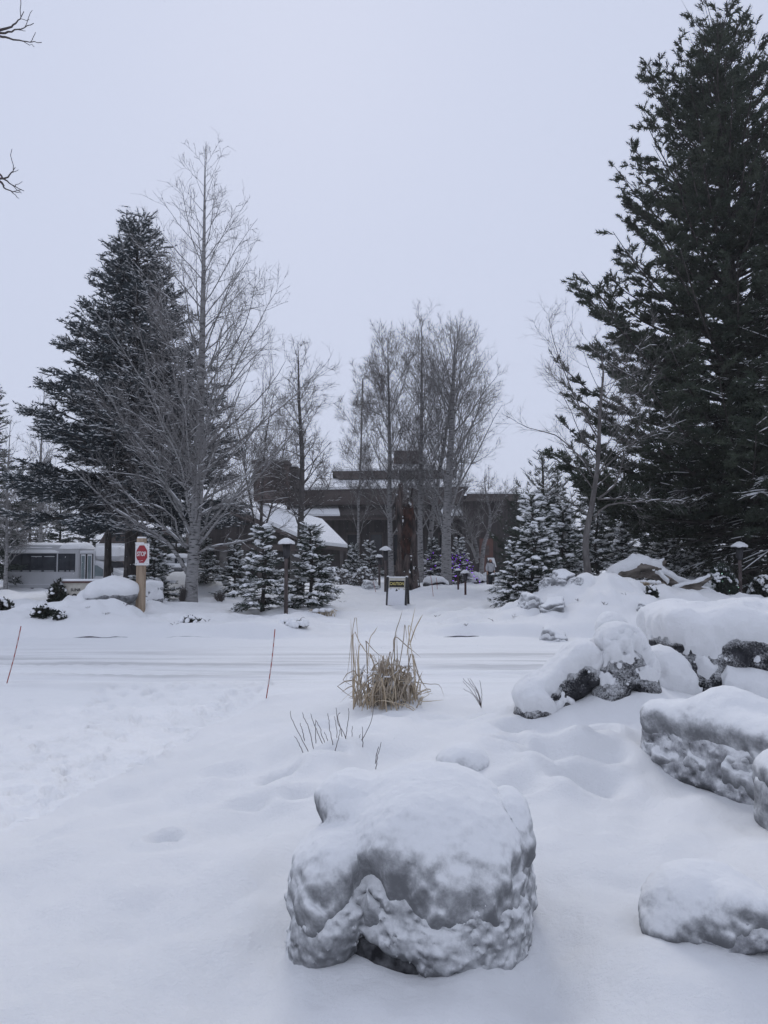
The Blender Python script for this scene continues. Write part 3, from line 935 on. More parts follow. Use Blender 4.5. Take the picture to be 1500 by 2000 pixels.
def s_lean(P):
    R = roty(-0.72)
    d = rb(P, (0, 0.05, 0.22), (0.46, 0.30, 0.16), 0.11, R)
    d = smin(d, ell(P, (-0.22, 0, 0.05), (0.22, 0.3, 0.18)), 0.08)
    return smax(d, -ell(P, (0.16, -0.22, 0.0), (0.22, 0.22, 0.16), R), 0.04)
boulder('leaning dark slab boulder, leftmost of the right hand boulder row', ground(X(1088, 7.95), 7.95, -0.22), s_lean, (-.65, -.5, -.35), (.65, .6, .85), 0.018, 'rock_dark',
        sc=1.0, clods=40, clod_s=.022, T=0.12, nz=(0.0, 0.5), amp=0.024, freq=4.5, seed=30.0, cling=0.25, facet=0.4)

def s_knob(P):
    return smin(ell(P, (0, 0, 0.28), (0.22, 0.26, 0.32)), ell(P, (0.1, 0, 0.16), (0.22, 0.24, 0.22)), 0.08)
boulder('small round snow hooded boulder behind the dome shaped one', ground(X(1190, 10.4), 10.4, 0.08), s_knob, (-.5, -.5, -.3), (.5, .5, .85), 0.022, 'rock_dark',
        T=0.10, nz=(-0.05, 0.45), amp=0.016, freq=4.5, seed=33.0, cling=0.5)

def s_small(P):
    return smin(ell(P, (0, 0, 0.04), (0.20, 0.24, 0.18)), ell(P, (-0.10, -0.03, 0.02), (0.12, 0.16, 0.15)), 0.10)
boulder('little half buried pale boulder between the twigs and the dome shaped boulder', ground(X(905, 6.35), 6.35, -0.16), s_small, (-.4, -.4, -.2), (.4, .4, .4), 0.018, 'ice',
        T=0.04, nz=(-1.6, -1.2), amp=0.012, freq=5.0, seed=37.0, cling=0.0, cmat='ice')

def s_mound(P):
    d = ell(P, (0.03, 0, 0.22), (0.74, 0.55, 0.40))
    d = smin(d, ell(P, (-0.38, -0.12, 0.12), (0.38, 0.40, 0.32)), 0.1)
    return smax(d, -ell(P, (0.1, -0.7, 0.0), (0.8, 0.25, 0.14)), 0.06)
MB = hit(211, 1168)
boulder('long rounded boulder with smooth snow hood in front of the monument sign', (MB[0] + .03, MB[1] + .25, MB[2] - .14), s_mound, (-1.2, -.95, -.4), (1.2, .9, .95), 0.045, 'rock_grey',
        T=0.12, nz=(-0.55, 0.2), amp=0.03, freq=2.6, seed=41.0, cling=0.75)

def s_block(P):
    return rb(P, (0, 0, 0.22), (0.30, 0.26, 0.34), 0.07, rotz(0.5))
boulder('squared snow plastered block standing right behind the stop sign post', ground(X(301, 25.6), 25.6, 0.0), s_block, (-.6, -.6, -.3), (.6, .6, .85), 0.035, 'rock_grey',
        T=0.07, nz=(-0.4, 0.2), amp=0.012, freq=3.0, seed=44.0, cling=0.8)

def s_lodge(P):
    d = ell(P, (0, 0, 0.1), (0.80, 0.6, 0.46), roty(0.15))
    return smax(d, -ell(P, (0.25, -0.55, 0.14), (0.5, 0.2, 0.12), roty(-0.15)), 0.04)
boulder('snow covered boulder lying between the aspen trunks by the path', on(851, 46.0, -0.05), s_lodge, (-1.1, -.9, -.4), (1.1, .9, .85), 0.06, 'rock_dark',
        T=0.10, nz=(0.1, 0.5), amp=0.02, freq=2.5, seed=47.0, cling=0.2)

# small rocks and stones poking out of the far banks
def s_st(P):
    return smin(rb(P, (0, 0, 0.10), (0.24, 0.22, 0.20), .07, roty(.4) @ rotz(.5)), rb(P, (0.20, -0.10, 0.04), (0.15, 0.15, 0.15), .05, rotz(.9)), 0.03)
_st = [(1040, 1182, 1.3, 'oval rock on the rockery bank, left of the bushy rock'), (1088, 1192, 1.15, 'bushy looking grey rock in the middle of the rockery bank'),
       (1082, 1250, 1.2, 'rock at the foot of the rockery bank beside the road'), (1103, 1136, 1.2, 'rounded rock on the crest of the rockery bank'),
       (1072, 1142, 1.0, 'small rock on the crest left of the rounded crest rock'), (1131, 1143, 0.6, 'smallest crest rock beside the leaning tree trunk'),
       (1262, 1196, 0.7, 'dark stone below the fallen trunk beside the tan grass'), (722, 1149, 1.6, 'snow covered rock left of the broken snag')]
st0 = None
for (px, py, s, lab) in _st:
    p = hit(px, py)
    loc = (p[0], p[1] + .15, float(H(p[0], p[1] + .15)) - 0.17 * s)
    if st0 is None:
        st0 = boulder(lab, loc, s_st, (-.5, -.5, -.25), (.5, .5, .55), 0.024, 'ice', name='bank_rock', cat='rock', group='rocks poking out of the far bank',
                      T=0.07, nz=(0.0, 0.6), amp=0.035, freq=4.0, seed=52.0, cling=0.2, facet=0.6, cmat='ice')
        st0.scale = (s,) * 3
    else:
        copy_thing(st0, lab, loc, RNG.uniform(0, 6.28), s)

# fallen trunk with roots, arching over the bank
def s_log(P):
    d = capsule(P, (-1.05, -0.1, 0.05), (-0.45, 0, 0.42), 0.22, 0.26)
    d = smin(d, capsule(P, (-0.45, 0, 0.42), (0.35, 0.1, 0.72), 0.26, 0.30), 0.12)
    d = smin(d, capsule(P, (0.35, 0.1, 0.72), (1.0, 0.2, 0.60), 0.28, 0.20), 0.12)
    d = smin(d, capsule(P, (0.75, 0.2, 0.62), (1.7, 0.1, 0.10), 0.20, 0.14), 0.12)
    d = smin(d, capsule(P, (1.6, 0.1, 0.12), (2.7, -0.2, -0.05), 0.14, 0.10), 0.1)
    d = smin(d, capsule(P, (0.55, 0.0, 0.6), (0.50, -0.35, 0.10), 0.16, 0.06), 0.08)
    d = smin(d, capsule(P, (0.9, 0.1, 0.55), (1.15, -0.3, 0.18), 0.12, 0.05), 0.06)
    d = smin(d, capsule(P, (0.15, 0.1, 0.8), (0.18, 0.1, 1.12), 0.12, 0.02), 0.1)
    d = smin(d, capsule(P, (1.0, 0.2, 0.6), (1.22, 0.15, 0.92), 0.14, 0.05), 0.08)
    d = smax(d, -capsule(P, (-0.45, -0.38, 0.12), (0.42, -0.22, 0.34), 0.24, 0.31), 0.06)
    return d
t = thing('fallen_trunk', 'fallen grey trunk arching with its roots under a snow blanket', 'log', on(1228, 26.0, 0.0), 0.0)
snow_body(t, s_log, (-1.5, -.75, -.3), (3.0, .65, 1.4), 0.040, M['log'], T=0.14, nz=(-0.05, 0.45), amp=0.04, freq=3.2, seed=60.0, cling=0.12, rname='trunk', sname='snow_blanket', stretch=(0.5, 1.6, 1.6))

def s_root(P):
    d = capsule(P, (-0.6, 0, 0.02), (0.25, 0, 0.22), 0.12, 0.11)
    d = smin(d, capsule(P, (0.2, 0, 0.2), (0.62, 0, 0.42), 0.11, 0.05), 0.06)
    return smin(d, capsule(P, (0.0, 0, 0.1), (0.5, -0.2, 0.02), 0.09, 0.05), 0.05)
t = thing('root_snag', 'short dark root snag lying in snow left of the green lit bush', 'log', on(1348, 25.5, 0.0), 0.1)
snow_body(t, s_root, (-.85, -.45, -.25), (.85, .35, .65), 0.03, M['log'], T=0.06, nz=(0.2, 0.6), amp=0.02, freq=4, seed=64.0, cling=0.1, rname='root', sname='snow_cap')

# broken, rotten snag beside the path
def s_snag(P):
    z = P[..., 2]
    cx = 0.10 * np.sin(z * 0.7) - 0.03 * z * 0.2
    ang = np.arctan2(P[..., 1], P[..., 0])
    r = np.sqrt((P[..., 0] - cx) ** 2 + P[..., 1] ** 2)
    R = np.interp(z, [-.5, 0, .6, 2, 4, 6.2], [0.95, 0.80, 0.64, 0.54, 0.50, 0.46]) * (1 + 0.10 * np.sin(5 * ang + z) + 0.06 * np.sin(9 * ang - 2 * z))
    d = (r - R) * 0.9
    top = 4.75 + 0.8 * np.sin(2 * ang + 0.5) + 0.5 * np.sin(7 * ang) + 0.25 * np.sin(13 * ang + 1)
    d = np.maximum(d, (z - top) * 0.5)
    gouge = np.sqrt(((P[..., 0] - 0.10 - 0.05 * np.sin(z * 2)) / 0.30) ** 2 + ((P[..., 1] + 0.50) / 0.36) ** 2) - 1
    gz = np.maximum(1.9 - z, z - 7.0)
    d = smax(d, -np.maximum(gouge * 0.3, gz * 0.5), 0.08)
    hol = np.sqrt((P[..., 0] - 0.05) ** 2 + P[..., 1] ** 2) - 0.26
    return np.maximum(d, -np.maximum(hol, 4.2 - z))
SNY = 44.0
t = thing('broken_snag', 'broken rotten tree snag with red heartwood behind the caution sign', 'tree stump', on(792, SNY, -0.1))
snow_body(t, s_snag, (-1.2, -1.2, -.4), (1.2, 1.2, 6.8), 0.055, M['snag'], T=0.06, nz=(0.35, 0.7), amp=0.075, freq=2.4, seed=70.0, cling=0.02, rname='trunk', sname='snow_patches', stretch=(1.6, 1.6, 0.35))
def s_heart(P):
    z = P[..., 2]
    d = np.sqrt(((P[..., 0] - 0.08 - 0.05 * np.sin(z * 2)) / 0.34) ** 2 + ((P[..., 1] + 0.12) / 0.30) ** 2) - 1
    return np.maximum(d * 0.3, np.maximum(1.7 - z, z - 4.6) * 0.5)
g = np.stack(np.meshgrid(np.arange(-.6, .61, .05), np.arange(-.6, .4, .05), np.arange(1.4, 5.0, .05), indexing='ij'), -1)
G = s_heart(g) + 0.22 * fbm(g * np.array([5, 5, 1.8]), 4)
V, q = surface_nets(G, g[0, 0, 0], 0.05)
part('heartwood', (V, [q]), M['snag_red'], t)
# ------------------------------------------------------------------ trees
def needle_tmpl(rng, n, L, nl, w, spread, z0=0.15, core=0.008):
    """a shoot along +z: a thin core and n thin needle blades"""
    V, Fa = [], []
    for k in range(3):
        a = k * 2.094
        V.append([core * math.cos(a), core * math.sin(a), 0])
    V.append([0, 0, L])
    Fa += [[0, 1, 3], [1, 2, 3], [2, 0, 3]]
    for k in range(n):
        z = L * (z0 + (1 - z0) * (k + rng.random()) / n)
        a = k * 2.4 + rng.random() * .6
        sp = spread * rng.uniform(.7, 1.2) * (1.0 if z < L * .8 else .6)
        d = np.array([math.cos(a) * math.sin(sp), math.sin(a) * math.sin(sp), math.cos(sp)])
        side = np.cross(d, [0.3, 0.2, 1.0]); side /= np.linalg.norm(side)
        b = np.array([0, 0, z])
        l = nl * rng.uniform(.75, 1.15)
        i = len(V)
        V += [list(b - side * w), list(b + side * w), list(b + d * l)]
        Fa.append([i, i + 1, i + 2])
    return np.array(V, float), np.array(Fa)

def snip_tmpl(rng):
    """a small stick of snow, unit length along +z, lying on a shoot"""
    V = [[0, .1, -.5], [-.5, 0, rng.uniform(-.1, .15)], [0, .5, rng.uniform(-.15, .1)], [.5, 0, rng.uniform(-.1, .15)], [0, -.2, 0], [0, .05, .52]]
    return np.array(V, float), np.array([[0, 2, 1], [0, 3, 2], [0, 4, 3], [0, 1, 4], [1, 2, 5], [2, 3, 5], [3, 4, 5], [4, 1, 5]])

def interp_pl(P, idx, t):
    K = P.shape[1]
    u = t * (K - 1); i = np.minimum(u.astype(int), K - 2); f = (u - i)[:, None]
    a, b = P[idx, i], P[idx, i + 1]
    return a * (1 - f) + b * f, nrm(b - a)

def conifer(root, seed, Ht, prof, nb, nl, nf, trunk_r, z0, elev, sag, needle_mat, tm, snow=0.4, snow_len=0.26, snow_w=0.07, pads=0, pad_s=0.22, lean=(0, 0), bark='bark_dark', lat=(0.30, 0.55), fl=(0.8, 1.2), tip=0.30, updir=0.15, upper_snow=1.0, wob=0.08, tb=1.1, br=.016, bsnow=0.0, bz=99., fb=1.2):
    """prof: list of (z, radius); elev: (bottom, top) elevation of the branches in radians; sag: quadratic curvature"""
    rng = np.random.default_rng(seed)
    K = 14
    zt = np.linspace(0, 1, K)
    tr = np.stack([lean[0] * zt + .04 * np.sin(zt * 7 + seed), lean[1] * zt + .04 * np.cos(zt * 6), zt * Ht], -1)
    rr = trunk_r * (1 - zt) ** .8 + .02
    rr[0] *= 1.25
    part('trunk', tubes(tr[None], rr[None], 10), M[bark], root)
    pz, pr = np.array([p[0] for p in prof]), np.array([p[1] for p in prof])
    zc = np.linspace(z0, Ht * .985, 400)
    rc = np.interp(zc, pz, pr)
    wgt = 1 / np.maximum(rc, .25) ** .45
    cdf = np.cumsum(wgt); cdf /= cdf[-1]
    hz = np.interp((np.arange(nb) + rng.random(nb) * .8) / nb, cdf, zc)
    az = np.arange(nb) * 2.39996 + rng.normal(0, .35, nb)
    tt = (hz - z0) / (Ht - z0)
    el = elev[0] + (elev[1] - elev[0]) * tt + rng.normal(0, .09, nb)
    L = np.interp(hz, pz, pr)
    for _ in range(6):
        L = .5 * L + .5 * np.interp(hz + L * (np.tan(el) - sag[0] * (1 - .6 * tt) + sag[1]), pz, pr)
    L = np.maximum(L, .25) * rng.uniform(.84, 1.05, nb) * (1 + wob * np.sin(az * 2 + seed))
    s = np.linspace(0, 1, 7)
    rad = np.stack([np.cos(az), np.sin(az), 0 * az], -1)
    tang = np.stack([-np.sin(az), np.cos(az), 0 * az], -1)
    base = np.stack([np.interp(hz, tr[:, 2], tr[:, 0]), np.interp(hz, tr[:, 2], tr[:, 1]), hz], -1)
    zz = np.tan(el)[:, None] * s + (-sag[0]) * s ** 2 * (1 - .6 * tt[:, None]) + sag[1] * s ** 3
    sw = rng.normal(0, .06, nb)[:, None] * s ** 2
    B = base[:, None] + L[:, None, None] * (rad[:, None] * s[:, None] + tang[:, None] * sw[..., None] + np.array([0, 0, 1.0]) * zz[..., None])
    Rb = np.maximum(.012, br * L)[:, None] * (1 - s * .85)
    # laterals
    pi = rng.choice(nb, nl, p=L / L.sum())
    ts = 1 - rng.random(nl) ** tb * .84
    p0, d0 = interp_pl(B, pi, ts)
    sgn = rng.choice([-1, 1], nl)
    ph = rng.uniform(.55, 1.15, nl)
    sd = tang[pi] * sgn[:, None]
    D = d0 * np.cos(ph)[:, None] + sd * np.sin(ph)[:, None] + np.array([0, 0, 1.0]) * rng.normal(0, .12, nl)[:, None]
    D = nrm(D)
    Ll = np.clip(L[pi] * rng.uniform(*lat, nl) * (1.05 - .75 * ts), .18, 1.6) * (1 - .25 * tt[pi])
    s3 = np.linspace(0, 1, 3)
    dr = rng.uniform(.0, .22, nl)
    LP = p0[:, None] + Ll[:, None, None] * (D[:, None] * s3[:, None] - np.array([0, 0, 1.0]) * (dr[:, None] * s3 ** 2)[..., None])
    LR = np.repeat(np.array([[.010, .007, .004]]), nl, 0)
    part('branches', merge([tubes(B, Rb, 4, False), tubes(LP[:, ::2], LR[:, ::2], 3, False)]), M[bark], root, kind='stuff')
    BS = None
    if bsnow:
        mm = (rng.random(nl) < bsnow * sst(-.3, .3, fbm(p0 * .7 + seed, 2))) & (np.abs(D[:, 2]) < .5) & (p0[:, 2] < bz)
        BS = tubes(LP[mm] + np.array([0, 0, .022]), np.repeat([[.018, .020, .010]], mm.sum(), 0), 4)
        mb = (np.arange(nb) % 3 == 0) & (hz < bz)
        BS = merge([BS, tubes(B[mb] + np.array([0, 0, .03]), np.repeat([[.004, .012, .02, .026, .026, .02, .01]], mb.sum(), 0), 4)])
    # shoots
    na = nf
    k = rng.choice(nl, na, p=Ll / Ll.sum())
    t2 = 1 - rng.random(na) ** fb * .95
    q0, e0 = interp_pl(LP, k, t2)
    sg = rng.choice([-1, 1], na)
    ph = np.where(rng.random(na) < tip, rng.uniform(0, .3, na), rng.uniform(.45, 1.1, na))
    up = np.array([0, 0, 1.0])
    sd = nrm(np.cross(e0, up)) * sg[:, None]
    Ds = nrm(e0 * np.cos(ph)[:, None] + sd * np.sin(ph)[:, None] + up * (updir + rng.normal(0, .22, na))[:, None])
    # leading shoots up the top
    nt = 14
    tz = Ht * (1 - np.linspace(0, .05, nt))
    q0 = np.concatenate([q0, np.stack([np.interp(tz, tr[:, 2], tr[:, 0]), np.interp(tz, tr[:, 2], tr[:, 1]), tz - .15], -1)])
    Ds = np.concatenate([Ds, nrm(np.stack([rng.normal(0, .5, nt), rng.normal(0, .5, nt), np.ones(nt)], -1))])
    na += nt
    sc = rng.uniform(*fl, na)
    ch = rng.integers(0, len(tm), na)
    Mx = frames(Ds, None, rng)
    part('needles', merge([scatter(tm[c], q0[ch == c], Mx[ch == c], sc[ch == c]) for c in range(len(tm))]), M[needle_mat], root, smooth=False, kind='stuff')
    sn = [BS] if BS is not None else []
    if snow > 0:
        flat = np.clip(1 - np.abs(Ds[:, 2]) * 1.3, 0, 1)
        exp_ = np.clip(np.linalg.norm((q0 - np.array([0, 0, 0]))[:, :2], axis=1) / np.maximum(np.interp(q0[:, 2], pz, pr), .3), 0, 1.2)
        cl = sst(-.25, .35, fbm(q0 * .9 + seed, 2))
        hfac = 1 - (1 - upper_snow) * np.clip(q0[:, 2] / Ht, 0, 1)
        m = rng.random(na) < snow * (.25 + .75 * flat) * (.25 + exp_) * (.35 + .9 * cl) * hfac
        pt = [snip_tmpl(rng) for _ in range(3)]
        c = rng.integers(0, 3, m.sum())
        Mu = frames(Ds[m], np.zeros(m.sum()))
        ctr = q0[m] + Ds[m] * (snow_len * .5 * sc[m])[:, None] + up * snow_w * .55
        S = np.stack([snow_w * rng.uniform(.7, 1.5, m.sum()), snow_w * rng.uniform(.6, 1.0, m.sum()), snow_len * rng.uniform(.7, 1.1, m.sum())], -1)
        sn += [scatter(pt[i], ctr[c == i], Mu[c == i], S[c == i]) for i in range(3) if (c == i).any()]
    if pads:
        pt = [pad_tmpl(rng, 6) for _ in range(4)]
        # pads sit on the outer laterals and follow them
        wt = np.clip(ts, .1, 1) ** 2 * Ll
        k = rng.choice(nl, pads, p=wt / wt.sum())
        f = rng.uniform(.3, .9, pads)
        q1, e1 = interp_pl(LP, k, f)
        Mu = frames(e1, rng.normal(0, .2, pads))
        c = rng.integers(0, 4, pads)
        s1 = pad_s * rng.uniform(.5, 1.35, pads)
        S = np.stack([s1 * .62, s1 * .50, s1 * rng.uniform(.9, 1.5, pads)], -1)
        sn += [scatter(pt[i], (q1 + up * s1[:, None] * .10)[c == i], Mu[c == i], S[c == i]) for i in range(4) if (c == i).any()]
    if sn:
        part('snow', merge(sn), M['snow_tree'], root, kind='stuff')
    return root

_r = np.random.default_rng(3)
TM_SPRUCE = [needle_tmpl(_r, 7, .26, .085, .0195, .85, 0.05, .018) for _ in range(5)]
TM_PINE = [needle_tmpl(_r, 12, .22, .145, .0235, 1.0, 0.05, .016) for _ in range(6)]
TM_FIR = [needle_tmpl(_r, 11, .17, .045, .0075, .9, 0.05, .008) for _ in range(5)]
TM_LACE = [needle_tmpl(_r, 7, .32, .085, .0165, .8, 0.05, .014) for _ in range(5)]

# tall pine at the right
t = thing('ponderosa_pine', 'tallest dark long needled pine filling the right edge of the picture', 'pine tree', on(1456, 31.0, -.2))
conifer(t, 101, 24.3, [(2.2, 6.3), (5, 7.4), (7.3, 7.7), (10, 7.1), (13, 6.0), (14.5, 5.2), (17, 4.8), (19.2, 4.2), (20.5, 3.8), (22.2, 3.1), (23.3, 2.3), (24.3, 1.3)], 310, 6200, 36000, .46, 2.4, (.05, .80), (.10, .36), 'needle_pine', TM_PINE,
        snow=0.14, snow_len=.30, snow_w=.05, lean=(-.55, .2), lat=(.24, .42), fl=(.95, 1.5), tip=.35, updir=.35, upper_snow=0.05, wob=.08, bsnow=.18, bz=9., fb=1.5)

# lacy hemlock-like conifer standing before it, cut by the right edge
t = thing('drooping_conifer', 'dark drooping conifer with snow lined branches cut by the right edge', 'conifer', on(1560, 29.0, -.1))
conifer(t, 103, 15.5, [(1.6, 4.6), (4, 5.4), (7, 4.6), (10, 3.2), (13, 1.7), (15.5, .3)], 150, 3600, 15000, .36, 1.2, (-.05, .6), (.34, .10), 'needle_olive', TM_LACE,
        snow=0.34, snow_len=.34, snow_w=.045, lat=(.28, .5), updir=-.10, upper_snow=.4, bsnow=.55)

# large snow dusted blue spruce at the left
t = thing('blue_spruce', 'large snow dusted blue spruce behind the stop sign', 'spruce tree', on(259, 34.0, -.2))
conifer(t, 105, 17.2, [(1.8, 5.2), (4.0, 5.5), (7, 4.7), (10, 3.8), (12.5, 2.8), (14.8, 1.9), (16.5, 1.2), (17.2, .7)], 250, 6000, 30000, .30, 3.7, (-.10, .72), (.06, .16), 'needle_spruce', TM_SPRUCE,
        snow=1.0, snow_len=.27, snow_w=.080, lat=(.26, .48), fl=(1.0, 1.7), updir=.12, upper_snow=.75, wob=.07, bsnow=.3)

# second trunk beside it
t = thing('slim_spruce', 'slim spruce trunk standing between the bus and the large spruce', 'spruce tree', on(211, 36.5, -.2))
conifer(t, 107, 9.5, [(3.0, 2.6), (4.5, 2.7), (7, 1.6), (9.5, .2)], 60, 700, 3600, .17, 3.5, (-.30, .5), (.10, .12), 'needle_spruce', TM_SPRUCE, snow=.45, snow_len=.25, snow_w=.058, fl=(.9, 1.4))

# mid-size dark conifer behind the little firs at the right of the path
t = thing('bushy_pine', 'bushy dark pine with upright candles behind the snowy little firs', 'pine tree', on(1060, 40.0, -.1))
conifer(t, 109, 7.2, [(.4, 2.3), (2, 2.6), (4, 2.1), (6, 1.1), (7.2, .35)], 80, 800, 3200, .16, .4, (.15, .9), (.0, .30), 'needle_pine', TM_FIR, snow=.22, snow_len=.2, snow_w=.05, fl=(1.2, 2.0), updir=.5, upper_snow=.3)

# small snow laden firs: three kinds, copied
FIRS = []
def fir_proto(seed, Ht, rad, nb, nl, nf, pads, loc, rot, sc, label, pad_s=.24):
    t = thing('young_fir', label, 'fir tree', loc, rot, 'young firs laden with snow', sc)
    conifer(t, seed, Ht, [(.12, rad), (.5, rad * .98), (Ht * .5, rad * .62), (Ht * .8, rad * .30), (Ht, .05)], nb, nl, nf, .05, .18, (-.12, .55), (.12, .12), 'needle_fir', TM_FIR,
            snow=.42, snow_len=.18, snow_w=.050, pads=pads, pad_s=pad_s, fl=(.8, 1.3), updir=.05, lat=(.3, .6))
    FIRS.append(t)
    return t
fir_proto(111, 2.75, 1.05, 60, 460, 3000, 330, on(517, 25.2, -.05), .3, 1.0, 'sparse snowy young fir just left of the tall path lamp')
fir_proto(112, 2.75, 1.10, 72, 620, 4000, 390, on(608, 26.4, -.05), 1.2, 1.0, 'dense snowy young fir just right of the tall path lamp')
fir_proto(113, 3.3, 1.15, 85, 720, 4800, 470, on(1040, 25.8, -.05), 2.0, 1.05, 'dense snow laden young fir nearest the walking person')
GF = 'young firs laden with snow'
for (k, px, Y, ro, sc, lab) in [
        (0, 460, 36.0, 2.0, .95, 'little snowy fir between the aspen trunk and the tall path lamp'),
        (1, 405, 38.0, .4, .80, 'smallest snowy fir right behind the aspen trunk'),
        (1, 303, 32.0, 3.0, 1.0, 'snowy young fir behind the stop sign panel'),
        (2, 1098, 29.5, 4.1, 1.12, 'taller snow laden young fir left of the leaning bare tree'),
        (0, 1004, 25.6, 1.1, .74, 'small snowy fir spilling over the left foot of the rockery bank'),
        (2, 1062, 31.0, 5.0, 1.35, 'highest of the snowy young firs right of the path'),
        (2, 1215, 34.0, .8, 1.0, 'shadowed young fir behind the fallen trunk'),
        (1, 1300, 36.0, 2.6, 1.3, 'shadowed young fir right behind the fallen trunk root'),
        (2, 1375, 35.0, 4.4, 1.15, 'shadowed young fir behind the green lit bush'),
        (0, 1165, 37.0, 3.6, 1.5, 'shadowed young fir between the leaning bare tree and the fallen trunk'),
        (1, 690, 50.0, 3.3, .95, 'far snowy young fir left of the twin path lamps'),
        (0, 722, 52.0, .9, 1.0, 'far snowy young fir behind the twin path lamps'),
        (1, 846, 51.0, .2, 1.05, 'snowy young fir strung with a few purple lights'),
        (2, 897, 50.0, 1.7, .90, 'snowy young fir strung with many purple lights')]:
    copy_thing(FIRS[k], lab, on(px, Y, -.05), ro, sc, GF)

# dark background conifers, one kind copied
def back_proto(label, loc, rot, sc):
    t = thing('background_conifer', label, 'conifer', loc, rot, 'background conifers', sc)
    conifer(t, 121, 12.0, [(.6, 2.6), (2, 2.7), (5, 2.1), (9, 1.1), (12, .1)], 100, 1100, 5200, .18, .7, (-.15, .6), (.12, .12), 'needle_fir', TM_SPRUCE, snow=.30, snow_len=.25, snow_w=.06, fl=(1.1, 1.7))
    return t
BK = back_proto('tall snowy conifer cut by the left edge', on(-22, 44.0), .3, 1.0)
for (px, Y, ro, sc, lab) in [
        (60, 60, 1.0, .75, 'background conifer behind the rear of the bus'), (118, 64, 2.2, .7, 'background conifer behind the middle of the bus'),
        (-60, 52, 3.1, .9, 'background conifer just outside the left edge'), (175, 66, .5, .65, 'background conifer behind the bus door'),
        (1010, 62, 1.9, .62, 'background conifer right of the lodge wing'), (1090, 58, 3.9, .70, 'background conifer behind the bushy pine'),
        (1150, 52, 2.9, .75, 'background conifer behind the leaning bare tree'), (1220, 48, .7, .8, 'background conifer left of the tall pine trunk'),
        (1290, 46, 5.2, .78, 'background conifer behind the tall pine crown'), (1350, 43, 4.5, .7, 'background conifer left of the right hand path lamp'),
        (1420, 46, 1.5, .85, 'background conifer behind the right hand path lamp'), (1500, 42, 2.4, .8, 'background conifer at the right edge behind the bushes'),
        (345, 56, 1.3, .5, 'background conifer between stop sign and lodge')]:
    copy_thing(BK, lab, on(px, Y, -.1), ro, sc, 'background conifers')

# ------------------------------------------------------------------ bare trees
def grow(rng, P, R, n, t0, t1, ang, lens, K, up, wander, rrat, rmin, tpow=1.0, gold=None):
    """n children on parent polylines P (N,K0,3); lens(idx, t) -> length"""
    N = len(P)
    pl = np.linalg.norm(np.diff(P, axis=1), axis=2).sum(1)
    idx = rng.choice(N, n, p=pl / pl.sum()) if gold is None else np.zeros(n, int)
    t = t0 + (t1 - t0) * (rng.random(n) ** tpow if gold is None else (np.arange(n) + rng.random(n)) / n)
    p, d = interp_pl(P, idx, t)
    rp, _ = interp_pl(R[..., None], idx, t)
    rp = rp[:, 0]
    L = lens(idx, t)
    A = frames(d, np.zeros(n))
    az = rng.random(n) * 2 * math.pi if gold is None else np.arange(n) * 2.39996 + gold + rng.normal(0, .3, n)
    a = rng.uniform(ang[0], ang[1], n)
    perp = A[:, :, 0] * np.cos(az)[:, None] + A[:, :, 1] * np.sin(az)[:, None]
    D = nrm(d * np.cos(a)[:, None] + perp * np.sin(a)[:, None])
    out = np.empty((n, K, 3)); out[:, 0] = p
    st = L / (K - 1)
    for k in range(1, K):
        D = nrm(D + np.array([0, 0, 1.0]) * up / K + rng.normal(0, wander, (n, 3)))
        out[:, k] = out[:, k - 1] + D * st[:, None]
    r0 = np.maximum(np.minimum(rp * rrat, rp * .85), rmin)
    RR = np.maximum(r0[:, None] * (1 - np.linspace(0, 1, K) * .85), rmin * .75)
    return out, RR, idx

